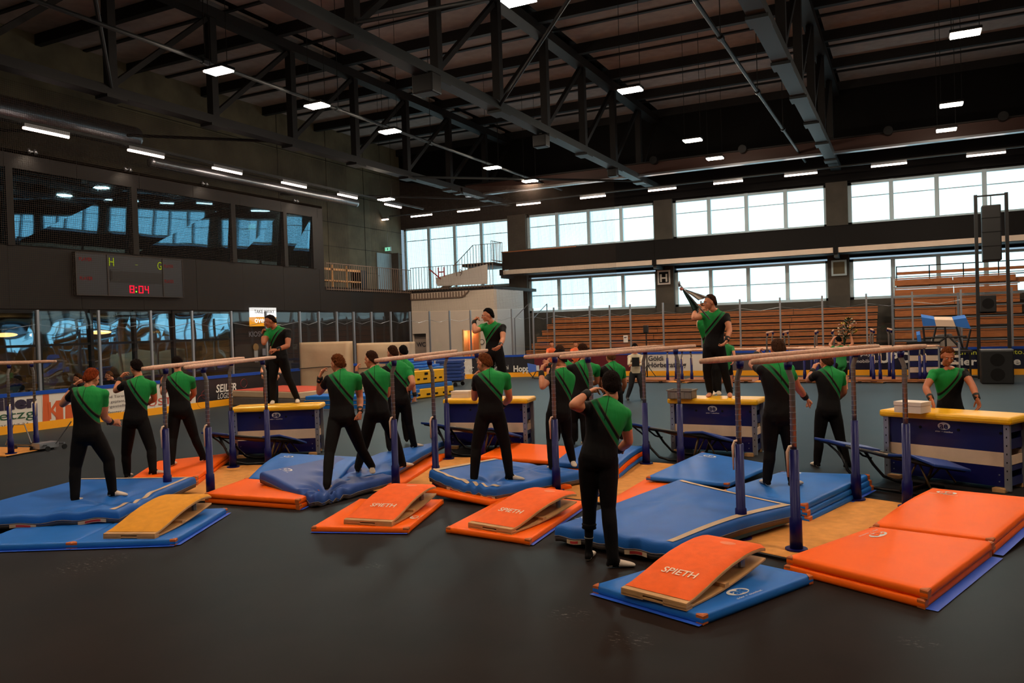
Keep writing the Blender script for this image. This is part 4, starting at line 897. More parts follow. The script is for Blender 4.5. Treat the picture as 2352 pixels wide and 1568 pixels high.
def gym_mat(lab, c, th=.065, m=None, dz=None, layers=1, group=None, corn=True, flap=None, lg=None, mats=None, off=(0, 0), r=.012, name='gym_mat', n=22):
    w = corners(c); m = m or M_or; cen = sum(w)/4
    out = []
    for k in range(layers):
        mk = (mats[k] if mats else m)
        ww = [q-V(0, 0, k*(th+.004))+V(off[0]*k, off[1]*k, 0) for q in w]
        lb = lab if layers == 1 else lab[k]
        t = thing(name, lb, 'mat', V(cen[0], cen[1], 0), 0, group)
        p = Pad(ww, th, dz, n=n); p.mesh(r).build('pad', mk, t, True); out.append((t, p))
        if corn:
            L1 = np.linalg.norm(w[1]-w[0]); L2 = np.linalg.norm(w[3]-w[0]); a, b = .055/L1, .055/L2
            for (u, v, su, sv) in ((0, 0, 1, 1), (1, 0, -1, 1), (1, 1, -1, -1), (0, 1, 1, -1)):
                P0 = p.pt(u, v); P1 = p.pt(u+su*a, v); P2 = p.pt(u, v+sv*b); o1 = nrm(P0-P1)*.004; o2 = nrm(P0-P2)*.004; dn = V(0, 0, -(th-.008))
                A, B, C = P0+o1+o2-V(0, 0, .008), P1+o2-V(0, 0, .004), P2+o1-V(0, 0, .004)
                MB().add([A, B, C, A+dn, B+dn, C+dn, P0-(o1+o2)*2+V(0, 0, .003), P1+V(0, 0, .003)-o2, P2+V(0, 0, .003)-o1], [(0, 1, 4, 3), (2, 0, 3, 5), (0, 6, 7, 1), (0, 2, 8, 6), (6, 8, 7)]).build('corner_patch', M_cor, t)
        if flap and k == layers-1:
            e = [(0, 0), (1, 0), (1, 1), (0, 1)]
            for (i, j, wd) in flap:
                A, B = p.pt(*e[i]), p.pt(*e[j]); A, B = A-V(0, 0, th-.006), B-V(0, 0, th-.006); A[2] = max(A[2], .006); B[2] = max(B[2], .006); d = nrm(B-A); nn = V(d[1], -d[0], 0)
                if nn@((A+B)/2-cen) < 0: nn = -nn
                C, Dd = B+nn*wd, A+nn*wd; MB().quad(A, B, C, Dd).build('velcro_flap', M_fl, t)
        if k == 0 and lg:
            for (u0, v0, su, sv, sc) in (lg if isinstance(lg, list) else [lg]):
                L1 = np.linalg.norm(w[1]-w[0]); L2 = np.linalg.norm(w[3]-w[0])
                if sv: f = lambda a, b, o=0., u0=u0, v0=v0, su=su, sv=sv: p.pt(u0+b*sv*-1/L1, v0+a*su/L2)+V(0, 0, .004+o)
                else: f = lambda a, b, o=0., u0=u0, v0=v0, su=su: p.pt(u0+a*su/L1, v0+b*su/L2)+V(0, 0, .004+o)
                logo(f, t, sc, M_letw, mk)
    return out
def crash_mat(lab, c, th, m=M_cb, dz=None, tapes=(), labels=(), group=None, lg=None, n=64, r=.03):
    w = corners(c); cen = sum(w)/4; t = thing('crash_mat', lab, 'crash mat', V(cen[0], cen[1], 0), 0, group)
    p = Pad(w, th, dz, n=n); mb = p.mesh(r, bot=1); mb.build('pad', [m, M_gr], t, True)
    for tp_ in tapes: p.ribbon(tp_[0], tp_[1], 'edge_tape', M_tape, t)
    e = [(0, 0), (1, 0), (1, 1), (0, 1)]
    # seam piping along the side
    for i in range(4):
        (u0, v0), (u1, v1) = e[i], e[(i+1) % 4]; pts = []
        for k in range(25):
            q = p.pt(u0+(u1-u0)*k/24, v0+(v1-v0)*k/24); o = q-cen; o[2] = 0; pts.append(V(q[0], q[1], max(q[2]-th*.66, .01))+nrm(o)*.01)
        MB().tube(pts, .006, 5).build('seam_piping', M_gr, t, True)
    for (i, t0, t1) in labels:
        (u0, v0), (u1, v1) = e[i], e[(i+1) % 4]; vs = []
        for (ta, tb, mm, nm, h0, h1, oo) in ((t0, t1, M_tape, 'white_patch', .70, .97, .016), (t0+(t1-t0)*.25, t0+(t1-t0)*.8, M_rl, 'red_patch', .76, .92, .019)):
            vs = []
            for k in range(5):
                s = ta+(tb-ta)*k/4; q = p.pt(u0+(u1-u0)*s, v0+(v1-v0)*s); o = q-cen; o[2] = 0; o = nrm(o)*oo
                vs += [q+o-V(0, 0, th*h1), q+o-V(0, 0, th*h0)]
            MB().add(vs, [(2*k, 2*k+2, 2*k+3, 2*k+1) for k in range(4)]).build(nm, mm, t)
    if lg:
        u0, v0, sc = lg; L1 = np.linalg.norm(w[1]-w[0]); L2 = np.linalg.norm(w[3]-w[0])
        logo(lambda a, b, o=0.: p.pt(u0+a/L1, v0+b/L2)+V(0, 0, .005+o), t, sc, M_letw, m)
    return t, p
bump = lambda u, v, u0, v0, s, a: a*math.exp(-((u-u0)**2+(v-v0)**2)/(2*s*s))
def wr(u, v, u0, v0, amp, k=9, ph=0.):
    """wrinkles radiating from a point"""
    du, dv = u-u0, v-v0; r = math.hypot(du, dv)+1e-6; return amp*math.sin(k*math.atan2(dv, du)+ph)*math.exp(-((r-.16)/.13)**2)
GM = 'thin gymnastics mats'
# --- group at the left
A2 = corners([(165, 1246, .07), (402, 1238, .07), (522, 1166, .07), None])
gym_mat('blue mat with orange corners under the yellow springboard', A2, .065, M_bl, flap=[(0, 1, .05), (1, 2, .05)], group=GM)
u = A2[1]-A2[0]
gym_mat('blue floor mat at the lower left picture corner', [q-u*1.0-V(.01, 0, 0) for q in A2], .065, M_bl, group=GM, flap=[(0, 1, .05)])
gym_mat('blue floor mat behind the one at the lower left corner', [q-u*1.9+(A2[3]-A2[0])*.8 for q in A2], .06, M_bl, group=GM)
crash_mat('big blue crash mat with beige taped edges under the red-haired gymnast', [(-160, 1190, .22), (272, 1172, .21), (449, 1094, .24), (188, 1098, .24)], .145, M_cb,
  dz=lambda u, v: bump(u, v, .78, .28, .08, -.05)+bump(u, v, .93, .3, .08, -.03)+wr(u, v, .78, .28, .014)+.012*math.sin(9*u)*(1-v)+.008*math.sin(30*u)*max(0, 1-v/.08), tapes=[(((.97, .02), (.97, .98)), .06), (((.02, .98), (.98, .98)), -.055)], labels=[(0, .42, .56), (0, .78, .93)])
gym_mat(['orange mat lying on another under the two gymnasts at the left', 'lower orange mat of the pair under the two gymnasts at the left'], [(300, 1098, .16), (452, 1094, .15), (529, 1037, .16), (363, 1060, .15)], .06, M_or, layers=2, off=(.03, -.03), group=GM, dz=lambda u, v: .015*math.sin(3*u+2*v))
# --- group B
gym_mat(['orange mat with an emblem, upper one of the pair beside the second bars', 'lower orange mat of the pair beside the second bars'], [(470, 1132, .14), (686, 1147, .13), None, (566, 1097, .15)], .062, M_or, layers=2, off=(.01, 0), flap=[(1, 2, .04)], lg=(.32, .82, -1, -1, 1.0), group=GM)
gym_mat('blue mat with an emblem slipping down behind the worn crash mat', [(571, 1097, .16), (770, 1110, .16), None, (645, 1040, .30)], .05, M_bl, corn=False, lg=(.18, .8, 1, 0, 1.1), group=GM, dz=lambda u, v: .04*math.sin(math.pi*v))
B3 = corners([(597, 1086, .30), (722, 1136, .17), (903, 1090, .17), None])
crash_mat('worn dark blue crash mat, deeply dented by the curly-haired gymnast', B3, .15, M_cn, dz=lambda u, v: bump(u, v, .86, .22, .09, -.08)+bump(u, v, .55, .62, .1, -.05)+wr(u, v, .86, .22, .026, 11)+wr(u, v, .55, .62, .016, 7)+.02*math.sin(5*u+1), labels=[(0, .5, .75)], lg=(.14, .25, 1.0))
crash_mat('long blue crash mat under the second and third rows of bars at the left', [None, (903, 1080, .19), (1029, 1006, .24), (872, 1036, .2)], .12, M_cb, dz=lambda u, v: .03*math.sin(4*v)+bump(u, v, .5, .5, .12, -.02)+wr(u, v, .6, .3, .006))
gym_mat('orange mat under the long blue crash mat', [(700, 1125, .07), (925, 1108, .07), (1032, 1040, .07), None], .055, M_or, group=GM, corn=False)
B5 = corners([(716, 1209, .065), (937, 1212, .065), (1018, 1146, .065), None])
gym_mat('orange mat under the left orange springboard', B5, .06, M_or, flap=[(0, 1, .04)], group=GM, lg=(.93, .33, 1, 1, .9))
# --- group C
gym_mat('orange mat curving up under the upturned crash mat', [(979, 1121, .14), (1125, 1150, .08), (1312, 1112, .08), None], .065, M_or, group=GM, corn=False, dz=lambda u, v: .0)
crash_mat('blue crash mat curled up at its left corner with beige tape round the rim', [(986, 1077, .36), (1140, 1119, .22), (1345, 1080, .2), (1132, 1052, .30)], .16, M_cb,
  dz=lambda u, v: -.06*math.sin(math.pi*u)*(1-v)*.9+bump(u, v, .68, .2, .07, -.04)+bump(u, v, .85, .35, .07, -.03)+wr(u, v, .68, .2, .018)+wr(u, v, .6, .75, .014)+.006*math.sin(44*u)*max(0, 1-v/.1), tapes=[(((.02, .025), (.98, .025)), .05), (((.03, .02), (.03, .98)), -.05)], labels=[(0, .28, .5), (0, .78, .98)])
gym_mat('orange mat lying behind the upturned crash mat in front of the second box', [(1098, 1048, .12), (1300, 1060, .1), (1306, 1024, .12), (1166, 1015, .16)], .06, M_or, group=GM, corn=False)
gym_mat(['blue mat, topmost of the stack behind the front gymnast', 'orange mat, middle of the stack behind the front gymnast', 'blue mat, lowest of the stack behind the front gymnast'], [(1272, 1062, .24), (1418, 1068, .22), (1479, 1024, .24), (1335, 1022, .26)], .07, layers=3, mats=[M_cb, M_or, M_bl], group=GM, dz=lambda u, v: .03*math.sin(3*v))
C5 = corners([(1025, 1210, .065), (1216, 1238, .065), (1345, 1150, .065), None])
gym_mat('orange mat under the middle orange springboard', C5, .06, M_or, flap=[(1, 2, .04)], group=GM)
# --- group D
D1 = corners([(1363, 1342, .075), (1614, 1413, .075), (1866, 1320, .075), None])
gym_mat('nearest blue mat, under the front orange springboard', D1, .07, M_bl, flap=[(0, 1, .05)], group=GM, lg=(.86, .44, 1, 1, 1.25))
gym_mat('orange mat below the largest crash mat', [(1395, 1150, .07), (1720, 1225, .07), (1780, 1170, .07), (1490, 1094, .08)], .06, M_or, group=GM, corn=False)
gym_mat('blue mat with a white emblem in front of the box with the crate', [(1485, 1094, .15), (1672, 1110, .13), (1776, 1066, .13), (1612, 1037, .27)], .05, M_bl, group=GM, lg=(.2, .88, 1, 0, 1.1), dz=lambda u, v: .02*math.sin(math.pi*u)*math.sin(math.pi*v))
gym_mat(['blue mat, top of the stack under the tall gymnast at the right', 'blue mat, second of the stack under the tall gymnast at the right', 'blue mat, lowest of the stack under the tall gymnast at the right'], [(1660, 1125, .21), (1849, 1158, .20), (1997, 1089, .22), (1795, 1082, .23)], .06, M_bl, layers=3, off=(.02, -.01), group=GM, flap=[(1, 2, .04)], lg=(.2, .93, 1, 0, .9))
D2 = corners([(1275, 1206, .19), (1545, 1250, .2), (1828, 1158, .25), (1560, 1098, .26)])
crash_mat('largest blue crash mat with beige taped edges, behind the front springboard', D2, .155, M_cb, dz=lambda u, v: .05*math.sin(math.pi*u)*math.sin(math.pi*v)-.05*v*math.sin(math.pi*u)*.3+.035*math.sin(math.pi*1.1*v)*(u > .5)*((u-.5)*2)+bump(u, v, .3, .1, .1, .01)+.008*math.sin(28*u)*max(0, 1-v/.07)+wr(u, v, .35, .55, .005, 5), tapes=[(((.98, .02), (.98, .98)), .065), (((.05, .98), (.98, .98)), -.065)], labels=[(0, .12, .25), (0, .62, .8)], lg=(.1, .15, .9))
gym_mat(['orange mat with a white emblem, top layer of the nearest pair', 'lower orange mat of the nearest pair, right of the front springboard'], [(1808, 1277, .135), (2130, 1356, .135), (2282, 1243, .135), (2005, 1208, .19)], .065, M_or, layers=2, off=(-.02, -.02), flap=[(1, 2, .09)], lg=(.18, .8, -1, -1, 1.2), group=GM)
gym_mat(['orange mat with a raised corner, in front of the right-hand vaulting box', 'orange mat under the one with the raised corner'], [(2006, 1204, .16), (2280, 1238, .14), None, (2141, 1120, .28)], .065, M_or, layers=2, off=(.0, -.01), flap=[(1, 2, .08)], lg=(.2, .88, 1, 0, 1.1), group=GM, dz=lambda u, v: .03*math.sin(math.pi*v)*(1-u))
# ------------------------------------------------------------------ springboards
def springboard(lab, FL, FR, zb, m, word=None, L=1.2):
    """FL, FR: picture places of the low front edge"""
    a, b = G(*FL, zb+.05), G(*FR, zb+.05); x = b-a; x[2] = 0; x = nrm(x); y = V(-x[1], x[0], 0); Wd = .58; c = (a+b)/2; c[2] = zb
    t = thing('springboard', lab, 'springboard', c, math.atan2(x[1], x[0]), 'springboards'); local(t)
    prof = [(0, .055), (.1, .065), (.25, .105), (.4, .15), (.55, .185), (.7, .205), (.82, .212), (.93, .205), (1, .19)]
    def zt(s):
        for i in range(len(prof)-1):
            if s <= prof[i+1][0]+1e-9: q = (s-prof[i][0])/(prof[i+1][0]-prof[i][0]); return prof[i][1]+(prof[i+1][1]-prof[i][1])*q
        return prof[-1][1]
    def sheet(s0, s1, w, top, th, nm, mt, n=18, rr=0., bev=.004):
        vs = []; fs = []
        for i in range(n+1):
            s = s0+(s1-s0)*i/n; z = top(s); vs += [V(-w, s*L, z), V(w, s*L, z), V(w, s*L, z-th), V(-w, s*L, z-th)]
        for i in range(n):
            for j in range(4): fs.append((i*4+j, (i+1)*4+j, (i+1)*4+(j+1) % 4, i*4+(j+1) % 4))
        fs += [(0, 1, 2, 3), (n*4+3, n*4+2, n*4+1, n*4)]
        return MB().add(vs, fs).build(nm, mt, t, False, bevel=bev)
    sheet(0, 1, Wd/2, zt, .022, 'upper_board', M_ply)
    sheet(.0, 1, Wd/2, lambda s: .022+(.0 if s < .25 else .09*((s-.25)/.75)**1.6), .018, 'base_board', M_ply)
    # curled carpet pad
    e = lambda s: zt(s)+.012+.012*math.sin(math.pi*min(1, max(0, (s-.05)/.95)))
    nu, nv = 14, 26; vs = []; fs = []
    for i in range(nu+1):
        for j in range(nv+1):
            u = -1+2*i/nu; s = .04+.96*j/nv; edge = min(1, (1-abs(u))*8, (s-.04)*14+.001, 1)
            vs.append(V(u*Wd/2*.985, s*L, zt(s)+.003+.024*math.sqrt(max(0, edge))*(1 if s > .16 else .6+.4*s/.16)))
    for i in range(nu):
        for j in range(nv): k = i*(nv+1)+j; fs.append((k, k+nv+1, k+nv+2, k+1))
    MB().add(vs, fs).build('carpet_pad', m, t, True)
    for xx in (-.19, .19): MB().span(V(xx-.1, .0, 0), V(xx+.1, .08, .035)).build('front_block', M_ply, t)
    for xx in (-.2, 0, .2): MB().tube([V(xx, L*.8, .08), V(xx, L*.8, zt(.8)-.02)], .028, 10).build('spring', M_steel, t)
    MB().span(V(-Wd/2, L*.45, .02), V(Wd/2, L*.5, .06)).build('pivot_beam', M_ply, t)
    if word:
        v, f, w, h = text_mesh(word, .012); s = .30/w
        MB().add([V(-.13+p[0]*s, .30+p[1]*s*1.15, zt((.30+p[1]*s)/L)+.034) for p in v], f).build('lettering', mat('faded_white_print', (240, 214, 190), .6), t)
        q = MB(); vs = [V(.06+.07*math.cos(k*math.pi/10), 1.0+.045*math.sin(k*math.pi/10), zt((1.0+.045*math.sin(k*math.pi/10))/L)+.0285) for k in range(20)]
        q.add(vs, [tuple(range(20))]).build('worn_emblem', mat('worn_print', (250, 130, 80), .6), t)
    return t
M_oc = mat('orange_felt', (252, 98, 14), .8, var=.06, vs=14, bump=.25, bs=160); M_yc = mat('mustard_felt', (222, 146, 22), .85, var=.08, vs=12, bump=.25, bs=140)
springboard('yellow springboard on the blue mat at the lower left', (230, 1226), (362, 1226), .07, M_yc)
springboard('orange springboard with white lettering, leftmost of the three', (784, 1193), (905, 1199), .065, M_oc, 'SPIETH')
springboard('orange springboard with white lettering, middle one of the three', (1073, 1200), (1177, 1217), .065, M_oc, 'SPIETH')
springboard('nearest orange springboard with crisp white lettering, on the blue mat', (1428, 1350), (1574, 1387), .075, M_oc, 'SPIETH')
# ------------------------------------------------------------------ equipment in the background
M_bg = mat('beige_mat_cover', (196, 170, 138), .7, var=.06, vs=2, bump=.5, bs=3)
def upright(lab, x0, x1, y, z1, th=.32, rz=0.):
    t = thing('upright_crash_mat', lab, 'crash mat', ((x0+x1)/2, y, 0), 0, 'beige mats stood on edge')
    c = [V(x0, y, z1), V(x1, y, z1), V(x1, y+th, z1), V(x0, y+th, z1)]
    n = 22; mb = MB(); vs = []; fs = []
    for s, yy in ((0, y), (1, y+th)):
        for i in range(n+1):
            for j in range(n+1):
                u, v = i/n, j/n; e = min(u, 1-u, v, 1-v); b = .05*min(1, e*7)+.018*math.sin(7*u+5*v)*min(1, e*6)+.012*math.sin(17*u-6*v)*min(1, e*6)
                vs.append(V(x0+(x1-x0)*u, yy+(-b if s == 0 else b), z1*v))
    N = (n+1)**2
    for s in (0, 1):
        for i in range(n):
            for j in range(n): k = s*N+i*(n+1)+j; q = (k, k+n+1, k+n+2, k+1); fs.append(q if s == 0 else q[::-1])
    rim = [i*(n+1) for i in range(n+1)]+[n*(n+1)+j for j in range(1, n+1)]+[i*(n+1)+n for i in range(n-1, -1, -1)]+[j for j in range(n-1, 0, -1)]
    for a in range(len(rim)): p, q = rim[a], rim[(a+1) % len(rim)]; fs.append((q, p, p+N, q+N))
    mb.add(vs, fs).build('cover', M_bg, t, True)
    MB().tube([V(x0, y-.06, z1*.52), V((x0+x1)/2, y-.1, z1*.55), V(x1, y-.06, z1*.56)], .015, 6).build('strap', M_trapd, t)
    return t
M_trapd = mat('dark_strap', (50, 44, 40), .7)
upright('beige covered crash mat stood on edge, left one of two behind the leftmost box', -19.0, -16.95, 21.6, 1.88)
upright('beige covered crash mat stood on edge, right one of two by the toilet wall', -16.85, -14.7, 22.0, 1.8)
M_rt = mat('faded_red_top', (196, 74, 50), .6)
t = thing('landing_mat_stack', 'thick landing mat with a faded red top and beige sides behind the leftmost box', 'mat', (-17.5, 18.6, 0))
a, b = G(540, 932), G(682, 938); dx = nrm(b-a); dy = V(-dx[1], dx[0], 0)
mb = MB(); c = (a+b)/2+dy*1.0
mb.box(c+V(0, 0, .14), (3.1, 2.0, .28), 0, 0, (dx, dy, V(0, 0, 1))); mb.build('lower_pad', M_gr, t, bevel=.03)
MB().box(c+V(0, 0, .38), (3.1, 2.0, .2), 0, 0, (dx, dy, V(0, 0, 1))).build('upper_pad', M_bg, t, bevel=.03)
MB().box(c+V(0, 0, .485), (3.05, 1.95, .012), 0, 0, (dx, dy, V(0, 0, 1))).build('top_cover', M_rt, t)
MB().box(c+dx*2.2+dy*.4+V(0, 0, .42), (1.6, 1.4, .14), 0, 0, (nrm(dx+V(0, 0, .08)), dy, V(0, 0, 1))).build('tilted_pad', M_bg, t, bevel=.03)
for i, (z, m_, lb) in enumerate(((.07, M_bl, 'lowest'), (.2, M_bl, 'middle'), (.33, M_bl, 'top'))):
    t = thing('floor_mat', 'wide blue mat, %s of the low stack behind the curly-haired gymnast' % lb, 'mat', (-14.6, 18.6, z), 0, 'low stack of wide blue mats')
    c = V(-14.6+.06*i, 19.2, z); MB().box(c, (2.6, 2.3, .115), .2).build('pad', m_, t, bevel=.02); MB().box(c+V(0, 0, -.06), (2.62, 2.32, .01), .2).build('pale_seam', M_bg, t)
# yellow box parts and stacked blue boxes on a trolley
M_yb = mat('yellow_foam', (240, 180, 16), .5); M_sb = mat('sky_blue_foam', (40, 110, 196), .5); M_db = mat('deep_blue_slab', (22, 58, 130), .5)
a, b = G(950, 918), G(1046, 906); dx = nrm(b-a); dy = V(-dx[1], dx[0], 0); AX = (dx, dy, V(0, 0, 1))
t = thing('foam_block', 'lower yellow foam block with a sky blue strip and black grips', 'foam block', (a+b)/2, 0, 'yellow foam blocks'); c = (a+b)/2+dy*.5
MB().box(c+V(0, 0, .16), (1.9, .9, .3), 0, 0, AX).build('body', M_yb, t, bevel=.03); MB().box(c+V(0, 0, .38), (1.8, .86, .14), 0, 0, AX).build('strip', M_sb, t, bevel=.02)
for k in (-.7, -.25, .1, .5, .8): MB().box(c-dy*.455+dx*k+V(0, 0, .12), (.16, .02, .06), 0, 0, AX).build('grip', M_black, t)
t = thing('foam_block', 'upper yellow foam block with black stencilled marks, on the blue strip', 'foam block', (a+b)/2+V(0, 0, .46), 0, 'yellow foam blocks')
MB().box(c-dx*.15+V(0, 0, .68), (1.6, .86, .42), 0, 0, AX).build('body', M_yb, t, bevel=.03)
for k, w in ((-.5, .1), (-.2, .16), (.25, .1), (.5, .12)): MB().box(c-dx*.15-dy*.435+dx*k+V(0, 0, .62), (w, .02, .05), 0, 0, AX).build('stencil_mark', M_black, t)
MB().box(c-dx*.3-dy*.435+V(0, 0, .78), (.14, .02, .08), 0, 0, AX).build('stencil_mark', M_black, t)
for k in range(5):
    t = thing('mini_box', 'sky blue step board with a wooden end, %s on the yellow blocks' % ['first', 'second', 'third', 'fourth', 'topmost'][k], 'gym box', c+V(0, 0, .9+.1*k), 0, 'sky blue step boards'); q = c-dx*(.05+.17*k)+dy*.1*k+V(0, 0, .93+.085*k)
    MB().box(q, (1.5, .7, .07), 0, 0, AX).build('top', M_sb, t, bevel=.015); MB().box(q-dy*.36-dx*.6-V(0, 0, .02), (.16, .04, .09), 0, 0, AX).build('wood_end', M_ply, t)
q = G(1036, 886); 
t = thing('slab_trolley', 'stack of deep blue foam slabs on a wheeled trolley beside the yellow blocks', 'trolley', q)
for k in range(6): MB().box(q+V(0, 0, .28+.13*k), (.95+.04*(k % 2), .8, .115), .35).build('slab', M_db, t, bevel=.015)
MB().box(q+V(0, 0, .18), (.9, .7, .04), .35).build('deck', M_blk, t)
for sx in (-.36, .36):
    for sy in (-.28, .28): p_ = q+V(sx, sy, .08); MB().tube([p_-V(0, .02, 0), p_+V(0, .02, 0)], .08, 12).build('wheel', M_blk, t)
# far row of parallel bars
for i, x in enumerate((-8.3, -6.9, -5.5, -3.6, -2.1, -.8)):
    parallel_bars(x, 29.0, 68+4*(i % 3), '%s of the lowered parallel bars stored in a row by the far boards' % ['Leftmost', 'Second', 'Third', 'Fourth', 'Fifth', 'Rightmost'][i], z=1.14, plat=(-1.5, 1.5, -.45, .45), group='stored parallel bars', slot=.85, L=3.2)
for i, px in enumerate((1790, 1897, 2026)):
    p = G(px, 872); parallel_bars(p[0], 29.6, 4, '%s raised set of bars seen end on above the stored row' % ['Left', 'Middle', 'Right'][i], z=1.7, plat=(-1.2, 1.2, -.4, .4), group='raised stored bars', slot=.95, L=2.9)
for i, x in enumerate((-9.2, -6.2, -3.2, -.4)):
    t = thing('wooden_platform', 'low wooden platform under the stored bars, %s from the speaker on a pole' % ['first', 'second', 'third', 'fourth'][i], 'platform', (x, 29.4, 0), 0, 'low wooden platforms')
    MB().span(V(x-1.3, 28.1, .06), V(x+1.3, 28.25, .12)).build('edge_board', M_wood, t); MB().span(V(x-1.35, 28.26, .0), V(x+1.35, 30.6, .035)).build('deck', M_wood, t)
    for s in (-1.1, 1.1): MB().span(V(x+s-.05, 28.12, 0), V(x+s+.05, 28.24, .06)).build('block', M_blk, t)
# tall box seen from its end with white and navy panels
q = G(2122, 874); t = thing('vaulting_box', 'tall white and navy vaulting box seen from its end by the far boards', 'vaulting box', q, 0)
for k in range(6): MB().span(q+V(-.42, 0, .08+k*.19), q+V(.42, 1.2, .25+k*.19)).build('panel', M_white if k % 2 else M_bxn, t)
for s in (-.45, .42): MB().span(q+V(s, -.03, 0), q+V(s+.05, .03, 1.2)).build('corner_leg', M_alu, t)
MB().span(q+V(-.48, -.05, 1.2), q+V(.5, 1.25, 1.26)).build('top', M_black, t); MB().span(q+V(1.0, 0, .2), q+V(1.05, 1.2, 1.2)).build('side_post', M_alu, t)
for k in range(4): MB().span(q+V(.5, .02, .3+k*.22), q+V(1.0, .06, .38+k*.22)).build('rung', M_white, t)
# folded double mini trampoline on top
q = D(2172, 762, depth(G(2172, 872))); zb = D(2172, 806, depth(G(2172, 872)))[2]
t = thing('double_mini_trampoline', 'folded double mini trampoline with blue pads standing high by the far boards', 'trampoline', V(q[0], q[1], zb))
k_ = depth(q)/FPX
def pp_(x, y, dy=0.): return q+V(math.cos(math.radians(2)), 0, 0)*(x-2172)*k_*1.0+V(0, dy, (762-y)*k_-((x-2172)*k_*.03))
def slab_(pts, m, nm, th=.1):
    a = [pp_(*p_) for p_ in pts]; b = [v+V(0, .9, .1) for v in a]; n = len(a); MB().add(a+b, [tuple(range(n)), tuple(reversed(range(n, 2*n)))]+[((i+1) % n, i, i+n, (i+1) % n+n) for i in range(n)]).build(nm, m, t)
slab_([(2126, 749), (2123, 728), (2150, 733), (2153, 748)], M_sb, 'pad'); slab_([(2192, 749), (2188, 734), (2214, 730), (2223, 755)], M_sb, 'pad'); slab_([(2153, 749), (2150, 734), (2188, 735), (2194, 750)], mat('cream_bed', (225, 196, 170), .6), 'bed')
for (a, b) in (((2126, 750), (2130, 800)), ((2222, 756), (2212, 802)), ((2153, 750), (2142, 800)), ((2194, 751), (2206, 800)), ((2130, 776), (2214, 772)), ((2128, 800), (2216, 800)), ((2171, 752), (2172, 800)), ((2142, 798), (2178, 770)), ((2178, 772), (2200, 798))): MB().tube([pp_(*a), pp_(*b)], .03, 8).build('frame_tube', M_blk, t)
slab_([(2140, 796), (2148, 778), (2186, 774), (2196, 794)], mat('net_grey_bed', (150, 138, 128), .7), 'lower_bed')
MB().span(V(q[0]-.75, q[1]-.1, zb-.06), V(q[0]+.75, q[1]+1.0, zb)).build('base_deck', M_blk, t); 
for s in (-.7, .65): MB().span(V(q[0]+s, q[1], 0), V(q[0]+s+.06, q[1]+.06, zb)).build('leg', M_blk, t)
slab_([(2116, 800), (2112, 770), (2120, 768), (2124, 800)], M_sb, 'side_pad')
# loudspeaker tower
q = G(2250, 870); d_ = depth(q); kx = d_/FPX; Xr = q[0]+.85
t = thing('speaker_tower', 'tall black lifting frame tower by the far boards at the right', 'tower', V(q[0]+.4, q[1], 0))
for x in (q[0], Xr): MB().span(V(x-.05, q[1]-.05, 0), V(x+.05, q[1]+.05, 5.95)).build('upright', M_blk, t)
for z in (1.75, 2.14, 5.9): MB().span(V(q[0], q[1]-.03, z-.025), V(Xr, q[1]+.03, z+.025)).build('crossbar', M_blk, t)
for s in (-1, 1): MB().beam(V(q[0]+.4, q[1], .05), V(q[0]+.4+s*.6, q[1]+.7, .03), .08, .05).build('outrigger', M_blk, t)
t = thing('line_array_speaker', 'long black loudspeaker hanging inside the tower frame', 'speaker', V(q[0]+.42, q[1], 3.8)); MB().span(V(q[0]+.15, q[1]-.25, 3.8), V(q[0]+.68, q[1]+.2, 5.57)).build('cabinet', M_blk, t, bevel=.03)
for z in (4.25, 4.7, 5.15): MB().span(V(q[0]+.14, q[1]-.26, z), V(q[0]+.69, q[1]-.25, z+.02)).build('seam', M_black, t)
MB().tube([V(q[0]+.42, q[1], 5.57), V(q[0]+.42, q[1], 5.9)], .02, 6).build('hook', M_steel, t)
t = thing('monitor_speaker', 'square black loudspeaker on a bar between the tower uprights', 'speaker', V(q[0]+.25, q[1], 1.98)); MB().span(V(q[0]+.05, q[1]-.2, 2.16), V(q[0]+.5, q[1]+.2, 2.7)).build('cabinet', M_blk, t, bevel=.02); MB().tube([V(q[0]+.27, q[1]-.21, 2.43), V(q[0]+.27, q[1]-.2, 2.43)], .17, 18).build('cone', M_black, t)
s_ = G(2290, 880); t = thing('subwoofer', 'large black bass loudspeaker on the floor at the foot of the tower', 'speaker', s_); MB().span(s_+V(-.42, -.3, 0), s_+V(.42, .4, 1.0)).build('cabinet', M_blk, t, bevel=.03)
for z in (.28, .72): MB().tube([s_+V(0, -.31, z), s_+V(0, -.3, z)], .19, 18).build('cone', M_black, t)
MB().span(s_+V(-.42, -.3, 1.0), s_+V(.42, .4, 1.03)).build('lid', M_alu, t)
# small loudspeaker on a pole
s_ = G(1487, 866); t = thing('pole_speaker', 'small black loudspeaker on a thin pole in front of the pine tiers', 'speaker', s_)
MB().tube([s_, s_+V(0, 0, 1.8)], .025, 8).build('pole', M_blk, t); MB().span(s_+V(-.09, -.1, 1.78), s_+V(.09, .08, 2.08)).build('cabinet', M_blk, t, bevel=.02)
for a in (0, 2.1, 4.2): MB().tube([s_+V(0, 0, .5), s_+V(.35*math.cos(a), .35*math.sin(a), .02)], .015, 6).build('leg', M_blk, t)
